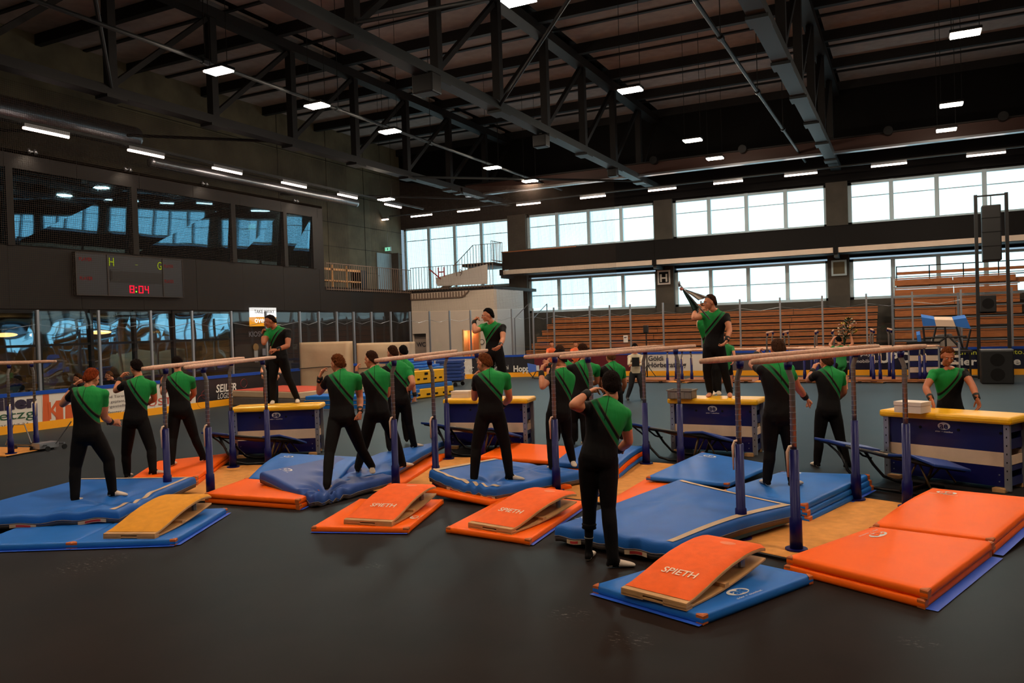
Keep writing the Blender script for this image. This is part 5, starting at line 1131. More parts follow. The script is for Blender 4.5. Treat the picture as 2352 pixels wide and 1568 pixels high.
# folding blue panel stand
s_ = G(1228, 870); k = depth(s_)/FPX
t = thing('folding_stand', 'tilted blue panel with a white sheet on a thin black stand before the maroon board', 'stand', s_)
f = lambda x, y: D(x, y, depth(s_)); MB().add([f(1211, 834), f(1231, 838), f(1232, 853), f(1214, 856), f(1211, 834)+V(0, .04, 0), f(1231, 838)+V(0, .04, 0), f(1232, 853)+V(0, .04, 0), f(1214, 856)+V(0, .04, 0)], [(3, 2, 1, 0), (4, 5, 6, 7), (0, 1, 5, 4), (1, 2, 6, 5), (2, 3, 7, 6), (3, 0, 4, 7)]).build('blue_panel', mat('periwinkle_panel', (70, 110, 200), .6), t)
MB().box(f(1235, 845), (.13, .04, .22)).build('white_sheet', M_letw, t)
MB().tube([f(1215, 855), f(1227, 869), f(1243, 869)], .02, 6).build('leg', M_blk, t); MB().tube([f(1231, 853), f(1222, 869)], .02, 6).build('leg', M_blk, t)
# notice on the shield glass
p_ = PY(1437, 778, YBd-.12); t = thing('paper_notice', 'white paper reading MP taped to the shield glass', 'notice', p_); MB().box(p_, (.19, .01, .29)).build('sheet', M_letw, t); a = p_-V(.06, .01, -.03); text_on('lettering', 'MP', a, a+V(.12, 0, 0), (0, -1, 0), M_letd, t, .06, .02)
# transport dolly beside the cut-off bars
s_ = G(66, 1036); t = thing('transport_dolly', 'low grey steel dolly on black castors beside the wooden base at the left', 'dolly', s_)
MB().tube([s_+V(-.5, 0, .12), s_+V(.45, .1, .12)], .02, 8).build('frame_tube', M_steel, t); MB().tube([s_+V(-.5, .35, .12), s_+V(.45, .45, .12)], .02, 8).build('frame_tube', M_steel, t)
MB().span(s_+V(.1, 0, .05), s_+V(.35, .4, .16)).build('block', M_alu, t)
for (x, y) in ((-.45, 0), (.45, .1), (-.45, .35), (.45, .45), (.12, 0)): MB().tube([s_+V(x-.015, y, .05), s_+V(x+.015, y, .05)], .05, 12).build('castor', M_blk, t)
MB().tube([s_+V(.4, .3, .12), s_+V(.62, .5, .55)], .012, 6).build('handle', M_steel, t); MB().tube([s_+V(-.75, 0, .1), s_+V(-.62, .1, .5), s_+V(-.42, .2, .5), s_+V(-.3, .25, .12)], .012, 6).build('handle', M_steel, t)
# flag on its pole
a, b = D(1560, 652, 12.35), D(1612, 712, 12.65); t = thing('flag', 'rolled dark green and white flag on a pole, tip pointing up left over the crate', 'flag', b)
MB().tube([a+(a-b)*.0, b+(b-a)*.35], .012, 8).build('pole', M_alu, t, True); MB().ell(a, (.02, .02, .05), 8, 6).build('finial', M_steel, t, True)
def cl(pts, m, nm, bulge):
    n = 14; A, B, C, Dq = [D(x, y, d) for x, y, d in pts]; vs = []; fs = []
    for i in range(n+1):
        for j in range(n+1): u, v = i/n, j/n; p = A*(1-u)*(1-v)+B*u*(1-v)+C*u*v+Dq*(1-u)*v; vs.append(p+V(0, bulge*math.sin(9*v+3*u)*u, 0))
    for i in range(n):
        for j in range(n): k = i*(n+1)+j; fs.append((k, k+n+1, k+n+2, k+1))
    o = MB().add(vs, fs).build(nm, m, t, True); s = o.modifiers.new('s', 'SOLIDIFY'); s.thickness = .006
cl([(1567, 664, 12.4), (1592, 715, 12.5), (1606, 706, 12.55), (1568, 664, 12.4)], mat('dark_green_cloth', (14, 50, 38), .7), 'green_half', .03)
cl([(1568, 664, 12.42), (1604, 690, 12.6), (1626, 682, 12.7), (1569, 664, 12.42)], mat('cream_cloth', (190, 176, 160), .7), 'white_half', .03)
cl([(1570, 664, 12.42), (1618, 680, 12.7), (1632, 684, 12.75), (1571, 664, 12.42)], mat('dark_green_cloth', (14, 50, 38)), 'green_edge', .02)
MB().ell(D(1565, 663, 12.4), (.03, .03, .03), 8, 6).build('ribbon', mat('pink_ribbon', (200, 120, 110), .6), t)
# bouquet
rnd = random.Random(5); c0 = D(1948, 758, depth(G(1934, 892))-.1); t = thing('bouquet', 'tall bouquet of pale and yellow flowers in dark leaves held up by the green-shirted helper', 'bouquet', c0)
mb = MB(); 
for i in range(220):
    h = rnd.random(); a = rnd.random()*6.28; r = (.06+.22*math.sin(math.pi*min(1, h*1.05)))*rnd.random()**.5; p = c0+V(r*math.cos(a)+h*.12-.08, r*math.sin(a), -.28+h*.62); d = nrm(V(math.cos(a), math.sin(a), .8)); s = nrm(np.cross(d, V(0, 0, 1)))*.022
    mb.add([p-s*.2, p+d*.05+s, p+d*.1, p+d*.05-s], [(0, 1, 2, 3)])
tag(mb.build('leaves', mat('dark_leaf', (40, 58, 30), .6), t), kind='stuff')
for i in range(26):
    h = rnd.random(); a = rnd.random()*6.28; r = (.06+.22*math.sin(math.pi*h)); MB().ell(c0+V(r*math.cos(a)+h*.12-.08, r*math.sin(a), -.25+h*.62), (.032, .032, .026), 7, 5).build('flower', mat(['flower_pink', 'flower_yellow', 'flower_cream'][i % 3], [(210, 150, 130), (200, 170, 60), (225, 205, 170)][i % 3], .6), t, True)
MB().tube([c0+V(-.1, 0, -.25), c0+V(-.12, 0, -.45)], [.05, .02], 8).build('stems', mat('dark_leaf', (40, 58, 30)), t)
# ------------------------------------------------------------------ people
M_skin = mat('skin', (205, 134, 98), .5, spec=.35, var=.05, vs=12); M_skin2 = mat('skin_tanned', (180, 108, 74), .5, spec=.35, var=.05, vs=12)
M_trou = mat('black_trousers', (14, 11, 11), .8, spec=.15, bump=.25, bs=14); M_sock = mat('white_gym_shoe', (214, 196, 176), .7); M_band = mat('black_wristband', (12, 11, 11), .8)
HAIR = {k: mat('hair_'+k, c, .85, spec=.08, var=.4, vs=60, bump=1., bs=120, stretch=(1, 1, .35)) for k, c in dict(red=(124, 50, 20), brown=(54, 30, 18), dark=(26, 16, 13), ginger=(104, 54, 24), black=(16, 12, 12), fair=(92, 58, 32), short=(66, 42, 28)).items()}
def leotard():
    m = bpy.data.materials.new('green_black_leotard'); m.use_nodes = True; nt = m.node_tree; b = nt.nodes['Principled BSDF']; b.inputs['Roughness'].default_value = .7; b.inputs['Specular IOR Level'].default_value = .2
    N = nt.nodes.new; Lk = nt.links.new
    at = N('ShaderNodeAttribute'); at.attribute_name = 'tc'; sp = N('ShaderNodeSeparateXYZ'); Lk(at.outputs['Vector'], sp.inputs[0])
    def M(op, a, b_=None, c=None):
        n = N('ShaderNodeMath'); n.operation = op
        for i, v in enumerate((a, b_, c)):
            if v is None: continue
            if isinstance(v, (int, float)): n.inputs[i].default_value = v
            else: Lk(v, n.inputs[i])
        return n.outputs[0]
    u, v, bk = sp.outputs[0], sp.outputs[1], sp.outputs[2]
    t = M('MAXIMUM', M('MULTIPLY', M('SUBTRACT', 1., u), .5), .001)
    vb = M('ADD', M('MULTIPLY', M('POWER', t, 1.05), 1.12), -.2)
    e = M('SUBTRACT', v, vb)
    step = lambda x, a, w=.012: M('SMOOTH_MIN', 1., 1.) if False else (lambda mr: mr)(mk(x, a-w, a+w))
    def mk(x, a, b2):
        n = N('ShaderNodeMapRange'); n.inputs[1].default_value = a; n.inputs[2].default_value = b2; n.clamp = True; Lk(x, n.inputs[0]); return n.outputs[0]
    def mix(f, a, b2):
        n = N('ShaderNodeMixRGB')
        for i, q in ((0, f), (1, a), (2, b2)):
            if isinstance(q, tuple): n.inputs[i].default_value = (*q, 1)
            else: Lk(q, n.inputs[i])
        return n.outputs[0]
    blk = lin((13, 10, 10)); g1 = lin((30, 150, 66)); g2 = lin((22, 112, 62)); brn = lin((84, 62, 50))
    nz = N('ShaderNodeTexNoise'); nz.inputs['Scale'].default_value = 7; gr = mix(nz.outputs[0], g1, lin((26, 128, 62)))
    c = mix(step(e, 0), blk, brn); c = mix(step(e, .03), c, g2); 
    s1 = M('MULTIPLY', step(e, .16), mk(u, -.75, -.35)); c = mix(s1, c, blk)
    c = mix(M('MULTIPLY', step(e, .255), mk(u, -.8, -.5)), c, brn); c = mix(step(e, .285, .03), c, gr)
    seam = M('MULTIPLY', M('LESS_THAN', M('ABSOLUTE', M('ADD', u, .02)), .022), M('MULTIPLY', M('GREATER_THAN', bk, .5), M('GREATER_THAN', e, .1)))
    c = mix(M('MULTIPLY', seam, .8), c, blk)
    Lk(c, b.inputs['Base Color'])
    bn = N('ShaderNodeTexNoise'); bn.inputs['Scale'].default_value = 9; bp = N('ShaderNodeBump'); bp.inputs['Strength'].default_value = .35; bp.inputs['Distance'].default_value = .03; Lk(bn.outputs[0], bp.inputs['Height']); Lk(bp.outputs[0], b.inputs['Normal'])
    return m
M_leo = leotard(); M_leo.name = 'green_black_leotard'
def loft(mb, rings, n=16, ex=2.0):
    """rings: (centre, axis_a, axis_b, ra, rb); closed with rounded ends"""
    k = len(mb.v); vs = []; 
    for (c, a, b, ra, rb) in rings:
        for j in range(n):
            t = 2*math.pi*j/n; ct, st_ = math.cos(t), math.sin(t); q = 2/ex
            vs.append(c+a*ra*math.copysign(abs(ct)**q, ct)+b*rb*math.copysign(abs(st_)**q, st_))
    m = len(rings); fs = []
    for i in range(m-1): fs += [(i*n+j, i*n+(j+1) % n, (i+1)*n+(j+1) % n, (i+1)*n+j) for j in range(n)]
    fs += [tuple(reversed(range(n))), tuple(range((m-1)*n, m*n))]; mb.add(vs, fs)
def limb(mb, pts, rs, n=14, sub=4):
    """tapered tube with dome ends through the points"""
    P, Rr = [], []
    for i in range(len(pts)-1):
        for k in range(sub): t = k/sub; P.append(pts[i]*(1-t)+pts[i+1]*t); Rr.append(rs[i]*(1-t)+rs[i+1]*t)
    P.append(pts[-1]); Rr.append(rs[-1])
    d0, d1 = nrm(P[0]-P[1]), nrm(P[-1]-P[-2]); r0, r1 = Rr[0], Rr[-1]
    P = [P[0]+d0*r0*.95, P[0]+d0*r0*.6]+P+[P[-1]+d1*r1*.6, P[-1]+d1*r1*.95]; Rr = [r0*.3, r0*.8]+Rr+[r1*.8, r1*.3]
    mb.tube(P, Rr, n)
def evalmesh(mb, voxel, smooth=3):
    me = bpy.data.meshes.new('tmp'); me.from_pydata(mb.v, [], mb.f); bm = bmesh.new(); bm.from_mesh(me); bmesh.ops.recalc_face_normals(bm, faces=bm.faces); bm.to_mesh(me); bm.free()
    o = bpy.data.objects.new('tmp', me); COL.objects.link(o)
    r = o.modifiers.new('r', 'REMESH'); r.mode = 'VOXEL'; r.voxel_size = voxel
    if smooth: s = o.modifiers.new('s', 'SMOOTH'); s.iterations = smooth; s.factor = .5
    bpy.context.view_layer.update(); e = o.evaluated_get(bpy.context.evaluated_depsgraph_get()); m2 = bpy.data.meshes.new_from_object(e)
    n = len(m2.vertices); v = np.empty(n*3); m2.vertices.foreach_get('co', v); v = v.reshape(-1, 3)
    f = [tuple(p.vertices) for p in m2.polygons]
    bpy.data.objects.remove(o); bpy.data.meshes.remove(me); bpy.data.meshes.remove(m2); return v, f
def segd(p, a, b):
    ab = b-a; t = np.clip(((p-a)@ab)/(ab@ab+1e-9), 0, 1); return np.linalg.norm(p-(a+t[:, None]*ab), axis=1), t
def rot(v, ax, deg):
    a = math.radians(deg); ax = nrm(ax); return v*math.cos(a)+np.cross(ax, v)*math.sin(a)+ax*(ax@v)*(1-math.cos(a))
CURL = dict(relax=[(22, 30, 18)]*4, flat=[(4, 8, 5)]*4, fist=[(62, 80, 45)]*4, pinch=[(52, 52, 30), (30, 38, 25), (22, 30, 20), (16, 26, 18)], spread=[(15, 25, 15), (20, 25, 15), (25, 30, 20), (30, 35, 20)])
def hand(w, d, nrmv, S, pose, thumb_side):
    """w wrist, d direction of the palm, nrmv palm-side normal; returns remeshed vertices and faces"""
    d = nrm(d); n = nrm(nrmv-d*(nrmv@d)); s = nrm(np.cross(d, n))*thumb_side; mb = MB()
    loft(mb, [(w-d*.055*S, s, n, .026*S, .02*S), (w, s, n, .027*S, .019*S), (w+d*.02*S, s, n, .034*S, .018*S), (w+d*.05*S, s, n, .040*S, .017*S), (w+d*.085*S, s, n, .040*S, .013*S), (w+d*.095*S, s, n, .034*S, .008*S)], 12, 2.4)
    L = [(.040, .024, .019), (.043, .027, .02), (.040, .025, .02), (.031, .019, .017)]
    for i, (l, c) in enumerate(zip(L, CURL[pose])):
        off = (.031-.0205*i)*S; p = w+d*(.078+(-.004 if i in (0, 3) else 0))*S+s*off; dirv = rot(d, n, 0) if False else d; dirv = nrm(d+s*(.12-.08*i)); pts = [p]; axis = s
        for seg, ang in zip(l, c): dirv = rot(dirv, np.cross(dirv, n), ang) if True else dirv; p = p+dirv*seg*S; pts.append(p)
        limb(mb, pts, [.0098*S, .0092*S, .0085*S, .0072*S], 8, 2)
    tb = w+d*.018*S+s*.026*S; td = nrm(d*.75+s*.7+n*.35); 
    if pose == 'pinch': td = nrm(d*.8+s*.4+n*.55)
    if pose == 'fist': td = nrm(d*.8+s*.25+n*.6)
    p1 = tb+td*.042*S; td2 = nrm(td+d*.35+n*.1); p2 = p1+td2*.032*S; p3 = p2+nrm(td2+d*.3)*.024*S
    limb(mb, [tb, p1, p2, p3], [.016*S, .0125*S, .0105*S, .008*S], 8, 2)
    return evalmesh(mb, .0042, 2)
def head_pts(S):
    mb = MB(); A = (V(1, 0, 0), V(0, 1, 0), V(0, 0, 1)); e = lambda c, r, n=14, m=10: mb.ell(V(*c)*S, [q*S for q in r], n, m)
    e((0, -.012, .022), (.076, .096, .094), 20, 14); e((0, .028, -.03), (.062, .066, .075), 18, 12); e((0, .02, -.06), (.052, .06, .045)); e((0, .073, -.088), (.022, .018, .018))
    e((0, .079, .028), (.052, .016, .012)); e((.038, .06, -.022), (.022, .024, .018)); e((-.038, .06, -.022), (.022, .024, .018)); e((0, .088, -.055), (.024, .010, .008)); e((0, .086, -.066), (.02, .010, .006))
    for s in (-1, 1): e((s*.079, -.006, -.008), (.009, .019, .031), 10, 8)
    limb(mb, [V(0, .088, .022)*S, V(0, .104, -.008)*S, V(0, .112, -.022)*S], [.008*S, .011*S, .014*S], 8, 2)
    e((.012, .096, -.026), (.009, .01, .008), 8, 6); e((-.012, .096, -.026), (.009, .01, .008), 8, 6)
    limb(mb, [V(0, -.022, -.055)*S, V(0, -.035, -.12)*S], [.048*S, .053*S], 14, 2)
    return evalmesh(mb, .0068, 2)
HEADS = {}
def make_person(lab, j, face, zg, S=1., hair='brown', curly=0., hairlen=0., head=(0, 20), hunch=.03, outfit='leotard', skin=None, sg=(1, 1, 1, 1), hands=('pinch', 'fist'), pdz=0., feet=None, group=None, kdz=(0, 0), bands=True, name='person', dep=None, hdz=None, hip=.085, bald=False, roll=False, hn=None, eyes=False, lo=False):
    """j: joints as picture places seen on the body; depths come from the ground contact and bone lengths. L/R are the person's own sides"""
    fw = CM[2].copy(); fw[2] = 0; fw = nrm(fw); F_ = rot(fw, V(0, 0, 1), face); R_ = np.cross(F_, V(0, 0, 1)); U = V(0, 0, 1); sk = skin or M_skin
    cf = lambda v: float(CM[2]@v)
    zL, zR = zg if hasattr(zg, '__len__') else (zg, zg)
    if dep is None: anL, anR = G(*j['anL'], zL+.075*S), G(*j['anR'], zR+.075*S); dp = (depth(anL)+depth(anR))/2+pdz
    else: dp = dep; anL, anR = [D(*j[k], dp) for k in ('anL', 'anR')]
    pel = D(*j['pel'], dp); nk = D(*j['neck'], dp+cf(F_)*j.get('lean', .06)); dn = depth(nk)
    shL = D(*j['shL'], dn-cf(R_)*.17*S-cf(F_)*.02); shR = D(*j['shR'], dn+cf(R_)*.17*S-cf(F_)*.02)
    def bone(a, px, L, sgn):
        q = D(*px, depth(a)); r = ray(*px); r = r/np.linalg.norm(r)
        # point on the view ray at distance L from a, nearer (-1) or farther (+1) than a
        o = EY-a; b = r@o; c = o@o-L*L; disc = b*b-c
        t = -b+(sgn*math.sqrt(disc) if disc > 0 else 0); return EY+r*t
    elL = bone(shL, j['elL'], .295*S, sg[0]); wrL = bone(elL, j['wrL'], .255*S, sg[1]); elR = bone(shR, j['elR'], .295*S, sg[2]); wrR = bone(elR, j['wrR'], .255*S, sg[3])
    hd = D(*j['head'], dn+cf(F_)*(.045 if hdz is None else hdz))
    ht = hip*S; hpL, hpR = pel-R_*ht, pel+R_*ht
    knL = D(*j['knL'], (depth(hpL)+depth(anL))/2+cf(F_)*.03+kdz[0]); knR = D(*j['knR'], (depth(hpR)+depth(anR))/2+cf(F_)*.03+kdz[1])
    if False: print(lab[:30], 'pel-neck %.2f thigh %.2f %.2f shin %.2f %.2f pelz %.2f headtop %.2f ua %.2f %.2f' % (np.linalg.norm(pel-nk), np.linalg.norm(hpL-knL), np.linalg.norm(hpR-knR), np.linalg.norm(knL-anL), np.linalg.norm(knR-anR), pel[2]-zL, hd[2]+.11-zL, np.linalg.norm(shL-elL), np.linalg.norm(shR-elR)))
    mb = MB()
    # trunk
    Lt = np.linalg.norm(nk-pel); mid = (pel+nk)/2-F_*hunch*2; bz = lambda t: (1-t)**2*pel+2*t*(1-t)*mid+t*t*nk if 0 <= t <= 1 else (pel+(mid-pel)*2*t if t < 0 else nk+(nk-mid)*2*(t-1))
    lsh = nrm(shR-shL); rings = []
    tab = [(-.19, .05, .05, 0), (-.14, .105, .09, 0), (-.06, .165, .118, -.012), (.03, .172, .122, -.014), (.14, .166, .112, -.006), (.27, .154, .1, 0), (.38, .152, .1, 0), (.52, .168, .11, 0), (.68, .190, .12, 0), (.8, .2, .12, 0), (.88, .19, .108, 0), (.94, .145, .088, 0), (1.0, .075, .064, 0), (1.06, .056, .056, .005)]
    wk = .88 if outfit == 'woman' else 1.
    for (t, a, b, o) in tab:
        c = bz(t); dt = nrm(bz(t+.02)-bz(t-.02)); la = nrm(R_*(1-max(0, min(1, t)))+lsh*max(0, min(1, t))); la = nrm(la-dt*(la@dt)); fb = np.cross(dt, la); fb = fb if fb@F_ > 0 else -fb
        if t > .9: c = c+(nk-c)*0
        rings.append((c+fb*o*S, la, fb, a*S*wk, b*S))
    loft(mb, rings, 20, 2.25)
    for q in (-1, 1): mb.ell(pel+R_*q*.068*S-F_*.045*S+U*-.03*S, (.078*S,)*3, 14, 10)
    nb = nk-U*.0
    for sh, s in ((shL, -1), (shR, 1)):
        limb(mb, [bz(.93), (bz(.93)*.45+sh*.55)+V(0, 0, .008), sh], [.062*S, .06*S, .056*S]); mb.ell(sh, (.068*S,)*3, 14, 10)
        limb(mb, [bz(.7)+lsh*s*.1*S, sh], [.075*S, .05*S])
    for sh, el, wr_ in ((shL, elL, wrL), (shR, elR, wrR)):
        ua = .9 if outfit == 'woman' else 1.; limb(mb, [sh, sh*.6+el*.4, el], [.06*S*ua, .057*S*ua, .043*S*ua]); limb(mb, [el, el*.72+wr_*.28, wr_], [.043*S*ua, .047*S*ua, .029*S*ua])
    tr = outfit in ('leotard', 'trousers', 'woman')
    kr = (.072, .067, .068, .06, .053) if tr else (.056, .052, .055, .04, .034)
    for q, hp, kn, an in ((0, hpL, knL, anL), (1, hpR, knR, anR)):
        limb(mb, [hp+U*.0, hp*.62+kn*.38, kn], [.098*S, .094*S, kr[0]*S]); 
        if roll and q == 0: limb(mb, [kn, kn*.62+an*.38], [kr[1]*S, .062*S]); limb(mb, [kn*.62+an*.38, an], [.046*S, .033*S])
        else: limb(mb, [kn, kn*.68+an*.32-F_*.012, kn*.3+an*.7, an], [kr[1]*S, kr[2]*S, kr[3]*S, kr[4]*S])
    toes = []
    for an, k, zz in ((anL, 'toL', zL), (anR, 'toR', zR)):
        if k in j: tp_ = G(*j[k], zz+.03); fd = tp_-an; fd[2] = 0; fd = nrm(fd)
        else: fd = F_
        sd = np.cross(fd, U); b0 = V(an[0], an[1], an[2]-.075*S); f = lambda x, z: b0+fd*x*S+U*z*S
        loft(mb, [(f(-.062, .03), sd, U, .012*S, .012*S), (f(-.055, .034), sd, U, .028*S, .028*S), (f(-.02, .04), sd, U, .034*S, .038*S), (f(.04, .042), sd, U, .035*S, .038*S), (f(.10, .033), sd, U, .044*S, .03*S), (f(.15, .026), sd, U, .043*S, .023*S), (f(.185, .02), sd, U, .033*S, .017*S), (f(.2, .018), sd, U, .014*S, .009*S)], 12)
        limb(mb, [an, f(.0, .05)], [.04*S, .036*S]); toes.append(fd)
    v, f = evalmesh(mb, .0115 if dp < 16 else .015, 4)
    # regions
    seg = [(pel+(nk-pel)*-.1, bz(.5), .13*S), (bz(.5), bz(.92), .15*S), (bz(.93), nk, .07*S), (nk, nk+(hd-nk)*.6, .05*S), (shL, elL, .05*S), (shR, elR, .05*S), (elL, wrL, .04*S), (elR, wrR, .04*S), (hpL, knL, .08*S), (hpR, knR, .08*S), (knL, anL, .055*S), (knR, anR, .055*S), (anL-U*.045*S, anL-U*.045*S+toes[0]*.12*S, .035*S), (anR-U*.045*S, anR-U*.045*S+toes[1]*.12*S, .035*S)]
    ds = []; ts = []
    for a, b, r in seg: q, t = segd(v, a, b); ds.append(q-r); ts.append(t)
    ds = np.array(ds); ts = np.array(ts); reg = ds.argmin(0); ar = np.arange(len(v)); tt = ts[reg, ar]
    ax = nrm(nk-pel); s_ = ((v-pel)@ax)/Lt; C = pel+np.outer(s_, ax*Lt); u_ = ((v-C)@(nrm(R_+lsh)))/(.175*S); v_ = (s_-.33)/.66; back = (((v-C)@F_) < .01).astype(float)
    # material slots: 0 upper garment, 1 skin, 2 legs, 3 feet
    mi = np.zeros(len(v), int)
    sleeve = dict(leotard=.5, tshirt=.5, woman=2, trousers=.5, orange=.55)[outfit]
    col = ((v-nk)@nrm(hd-nk) > (.012 if outfit != 'woman' else .0)) & (np.linalg.norm(v-nk, axis=1) < .16*S) & (reg <= 3) & (np.linalg.norm((v-nk)-np.outer((v-nk)@nrm(hd-nk), nrm(hd-nk)), axis=1) < .085*S)
    mi[(reg == 3) | col] = 1
    for k in (4, 5):
        m_ = reg == k; mi[m_ & (tt > sleeve)] = 1; q = m_ & (tt <= sleeve) & (tt > .12)
        if k == 4: v_[q] = -1; u_[q] = -.9
        else: v_[q] = 1.4; u_[q] = .4; back[q] = 0
    if sleeve < 1: mi[(reg == 6) | (reg == 7)] = 1
    lr = (reg >= 8) & (reg <= 11); mi[lr] = 2
    if not tr:
        mi[(reg == 10) | (reg == 11)] = 1; mi[((reg == 8) | (reg == 9)) & (tt > .85)] = 1
    else: mi[(reg <= 1) & (s_ < .04)] = 2
    fr_ = (reg >= 12); mi[fr_] = 3
    if outfit == 'leotard':
        for an, fd in ((anL, toes[0]), (anR, toes[1])):
            q, t = segd(v, an, an-U*.08*S+fd*.045*S); mi[(q < .045*S) & (reg >= 10) & (((v-an)@fd) > -.03*S) & (((v-an)@fd) < .045*S)] = 2
    tc = np.stack([u_, v_, back], 1); V0, Fc = list(v), list(f); TC = list(tc); MI = [int(np.bincount(mi[list(q)]).argmax()) for q in f]
    def merge(vv, ff, m):
        k = len(V0); V0.extend(vv); TC.extend([(0, 1, 0)]*len(vv)); Fc.extend([tuple(i+k for i in q) for q in ff]); MI.extend([m]*len(ff))
    # head
    if round(S, 3) not in HEADS: HEADS[round(S, 3)] = head_pts(S)
    hv, hf = HEADS[round(S, 3)]; hf_ = rot(F_, U, head[0]); hr = np.cross(hf_, U); hf2 = rot(hf_, hr, -head[1]); hu = np.cross(hr, hf2)
    HM = np.stack([hr, hf2, hu]); merge(list(hv@HM+hd), hf, 1)
    # hands
    for i, (el, wr_, key, ts_) in enumerate(((elL, wrL, 'haL', 1), (elR, wrR, 'haR', -1))):
        fd = nrm(wr_-el); hdir = fd
        if key in j: tgt = D(*j[key], depth(wr_)+.0); q = tgt-wr_; hdir = nrm(nrm(q)+fd*.25)
        elif key+'3' in j: hdir = nrm(V(*j[key+'3']))
        pn = nrm(hn[i]) if hn is not None and hn[i] is not None else nrm(-np.cross(hdir, V(0, 0, 1))*0+F_*.2-R_*(-1 if i == 0 else 1)*.6-U*.3)
        x, y = hand(wr_, hdir, pn, S, hands[i], ts_); merge(list(x), y, 1)
    me = bpy.data.meshes.new(name); me.from_pydata([tuple(q) for q in V0], [], Fc)
    UP = dict(leotard=M_leo, tshirt=mat('green_tshirt', (30, 130, 62), .7), woman=mat('cream_cardigan', (206, 192, 164), .8), trousers=M_trou, orange=mat('orange_tshirt', (230, 96, 40), .7))[outfit]
    LEG = dict(leotard=M_trou, tshirt=M_trou, woman=mat('dark_leggings', (20, 20, 26), .7), trousers=M_trou, orange=M_trou)[outfit]
    for q in (UP, sk, LEG, M_sock if outfit == 'leotard' else mat('dark_trainer', (24, 22, 24), .6)): me.materials.append(q)
    if feet == 'bare': me.materials[3] = sk
    me.polygons.foreach_set('material_index', MI); me.polygons.foreach_set('use_smooth', [True]*len(Fc))
    a = me.attributes.new('tc', 'FLOAT_VECTOR', 'POINT'); a.data.foreach_set('vector', np.array(TC, float).ravel())
    o = bpy.data.objects.new(name, me); COL.objects.link(o); tag(o, lab, 'person', group)
    # hair: closed cap, tucked into the skull outside the hairline
    nu, nv = 56, 36; vs = []; fs = []; rnd = random.Random(sum(map(ord, lab))); ph = rnd.random()*10
    for i in range(nv+1):
        th = -math.pi/2+math.pi*i/nv
        for k in range(nu):
            p = 2*math.pi*k/nu; x, y, z = math.cos(th)*math.sin(p), math.cos(th)*math.cos(p), math.sin(th)
            q = V(x*.078, y*.098-.012, z*.096+.022); lim = (.064 if y > .45 else (.064-(.45-y)*.13 if y > -.25 else -.028-(-.25-y)*.11))-hairlen*(y < 0)*.5
            w = max(0., min(1., (q[2]-lim)/.03)); nz_ = noise.noise(Vector((x*(5+curly*4)+ph, y*(5+curly*4), z*(4+curly*3))))
            nz2 = noise.noise(Vector((x*16+ph, y*16, z*7)))
            th_ = (.002 if bald else (.006+.010*max(0, z))*(.55 if y > .3 else 1)+hairlen*.1)+(.006+.014*curly)*nz_+(.003+.006*curly)*nz2
            r = -.016*(1-w)+(th_+(.03*min(1, -z*1.3) if (y < -.2 and z < 0) else 0))*w; vs.append((q+V(x, y, z)*r)*S)
    for i in range(nv):
        for k in range(nu): fs.append((i*nu+k, i*nu+(k+1) % nu, (i+1)*nu+(k+1) % nu, (i+1)*nu+k))
    MB().add([q@HM+hd for q in vs], fs).build('hair', HAIR[hair], o, True)
    if eyes:
        for s in (-1, 1):
            MB().ell(V(s*.031, .083, .004)*S@HM+hd, (.011*S,)*3, 10, 8).build('eye', mat('eye_white', (200, 190, 180), .3), o, True)
            MB().ell(V(s*.031, .0935, .004)*S@HM+hd, (.005*S,)*3, 8, 6).build('iris', mat('iris', (30, 24, 22), .3), o, True)
            MB().tube([V(s*.016, .097, .023)*S@HM+hd, V(s*.034, .096, .028)*S@HM+hd, V(s*.05, .086, .022)*S@HM+hd], .0035*S, 6).build('eyebrow', HAIR[hair], o, True)
        MB().tube([V(-.02, .098, -.061)*S@HM+hd, V(0, .1015, -.0605)*S@HM+hd, V(.02, .098, -.061)*S@HM+hd], .003*S, 6).build('mouth', mat('lip', (140, 70, 60), .5), o, True)
    if bands and outfit in ('leotard', 'trousers'):
        for el, wr_ in ((elL, wrL), (elR, wrR)):
            d = nrm(wr_-el); a0 = wr_-d*.085*S; MB().tube([a0, a0+d*.006, a0+d*.08*S, a0+d*.088*S], [.034*S, .0425*S, .038*S, .031*S], 16).build('wristband', M_band, o, True)
    if roll:
        d = nrm(anL-knL); c = knL+d*.19*S; pts = []
        mbb = MB(); mbb.tube([c-d*.03, c-d*.015, c, c+d*.02, c+d*.028], [.058*S, .069*S, .063*S, .067*S, .05*S], 18); mbb.build('rolled_hem', M_trou, o, True)
        c = anL-d*.05; MB().tube([c-d*.09, c-d*.08], [.0415*S]*2, 18).build('sock_band', mat('grey_band', (120, 118, 112), .7), o, True)
    return o
GG = 'gymnasts in green and black leotards'
def J(head, neck, shL, shR, elL, wrL, elR, wrR, pel, knL, anL, knR, anR, **k):
    return dict(head=head, neck=neck, shL=shL, shR=shR, elL=elL, wrL=wrL, elR=elR, wrR=wrR, pel=pel, knL=knL, anL=anL, knR=knR, anR=anR, **k)
P_ = lambda lab, jj, face, zg, **k: make_person(lab, jj, face, zg, group=GG, lo=True, **k)
P_('red-haired gymnast from behind with bowed head, on the taped blue crash mat at the left',
   J((211, 869), (206, 889), (173, 901), (238, 905), (144, 928), (172, 884), (239, 957), (256, 970), (202, 1000), (174, 1070), (172, 1143), (250, 1056), (258, 1126), haL=(186, 873), haR=(264, 968), toR=(275, 1134)), 2, (.17, .21), hair='red', S=1.0, sg=(1, 1, 1, 1), head=(-8, 22), hunch=.05)
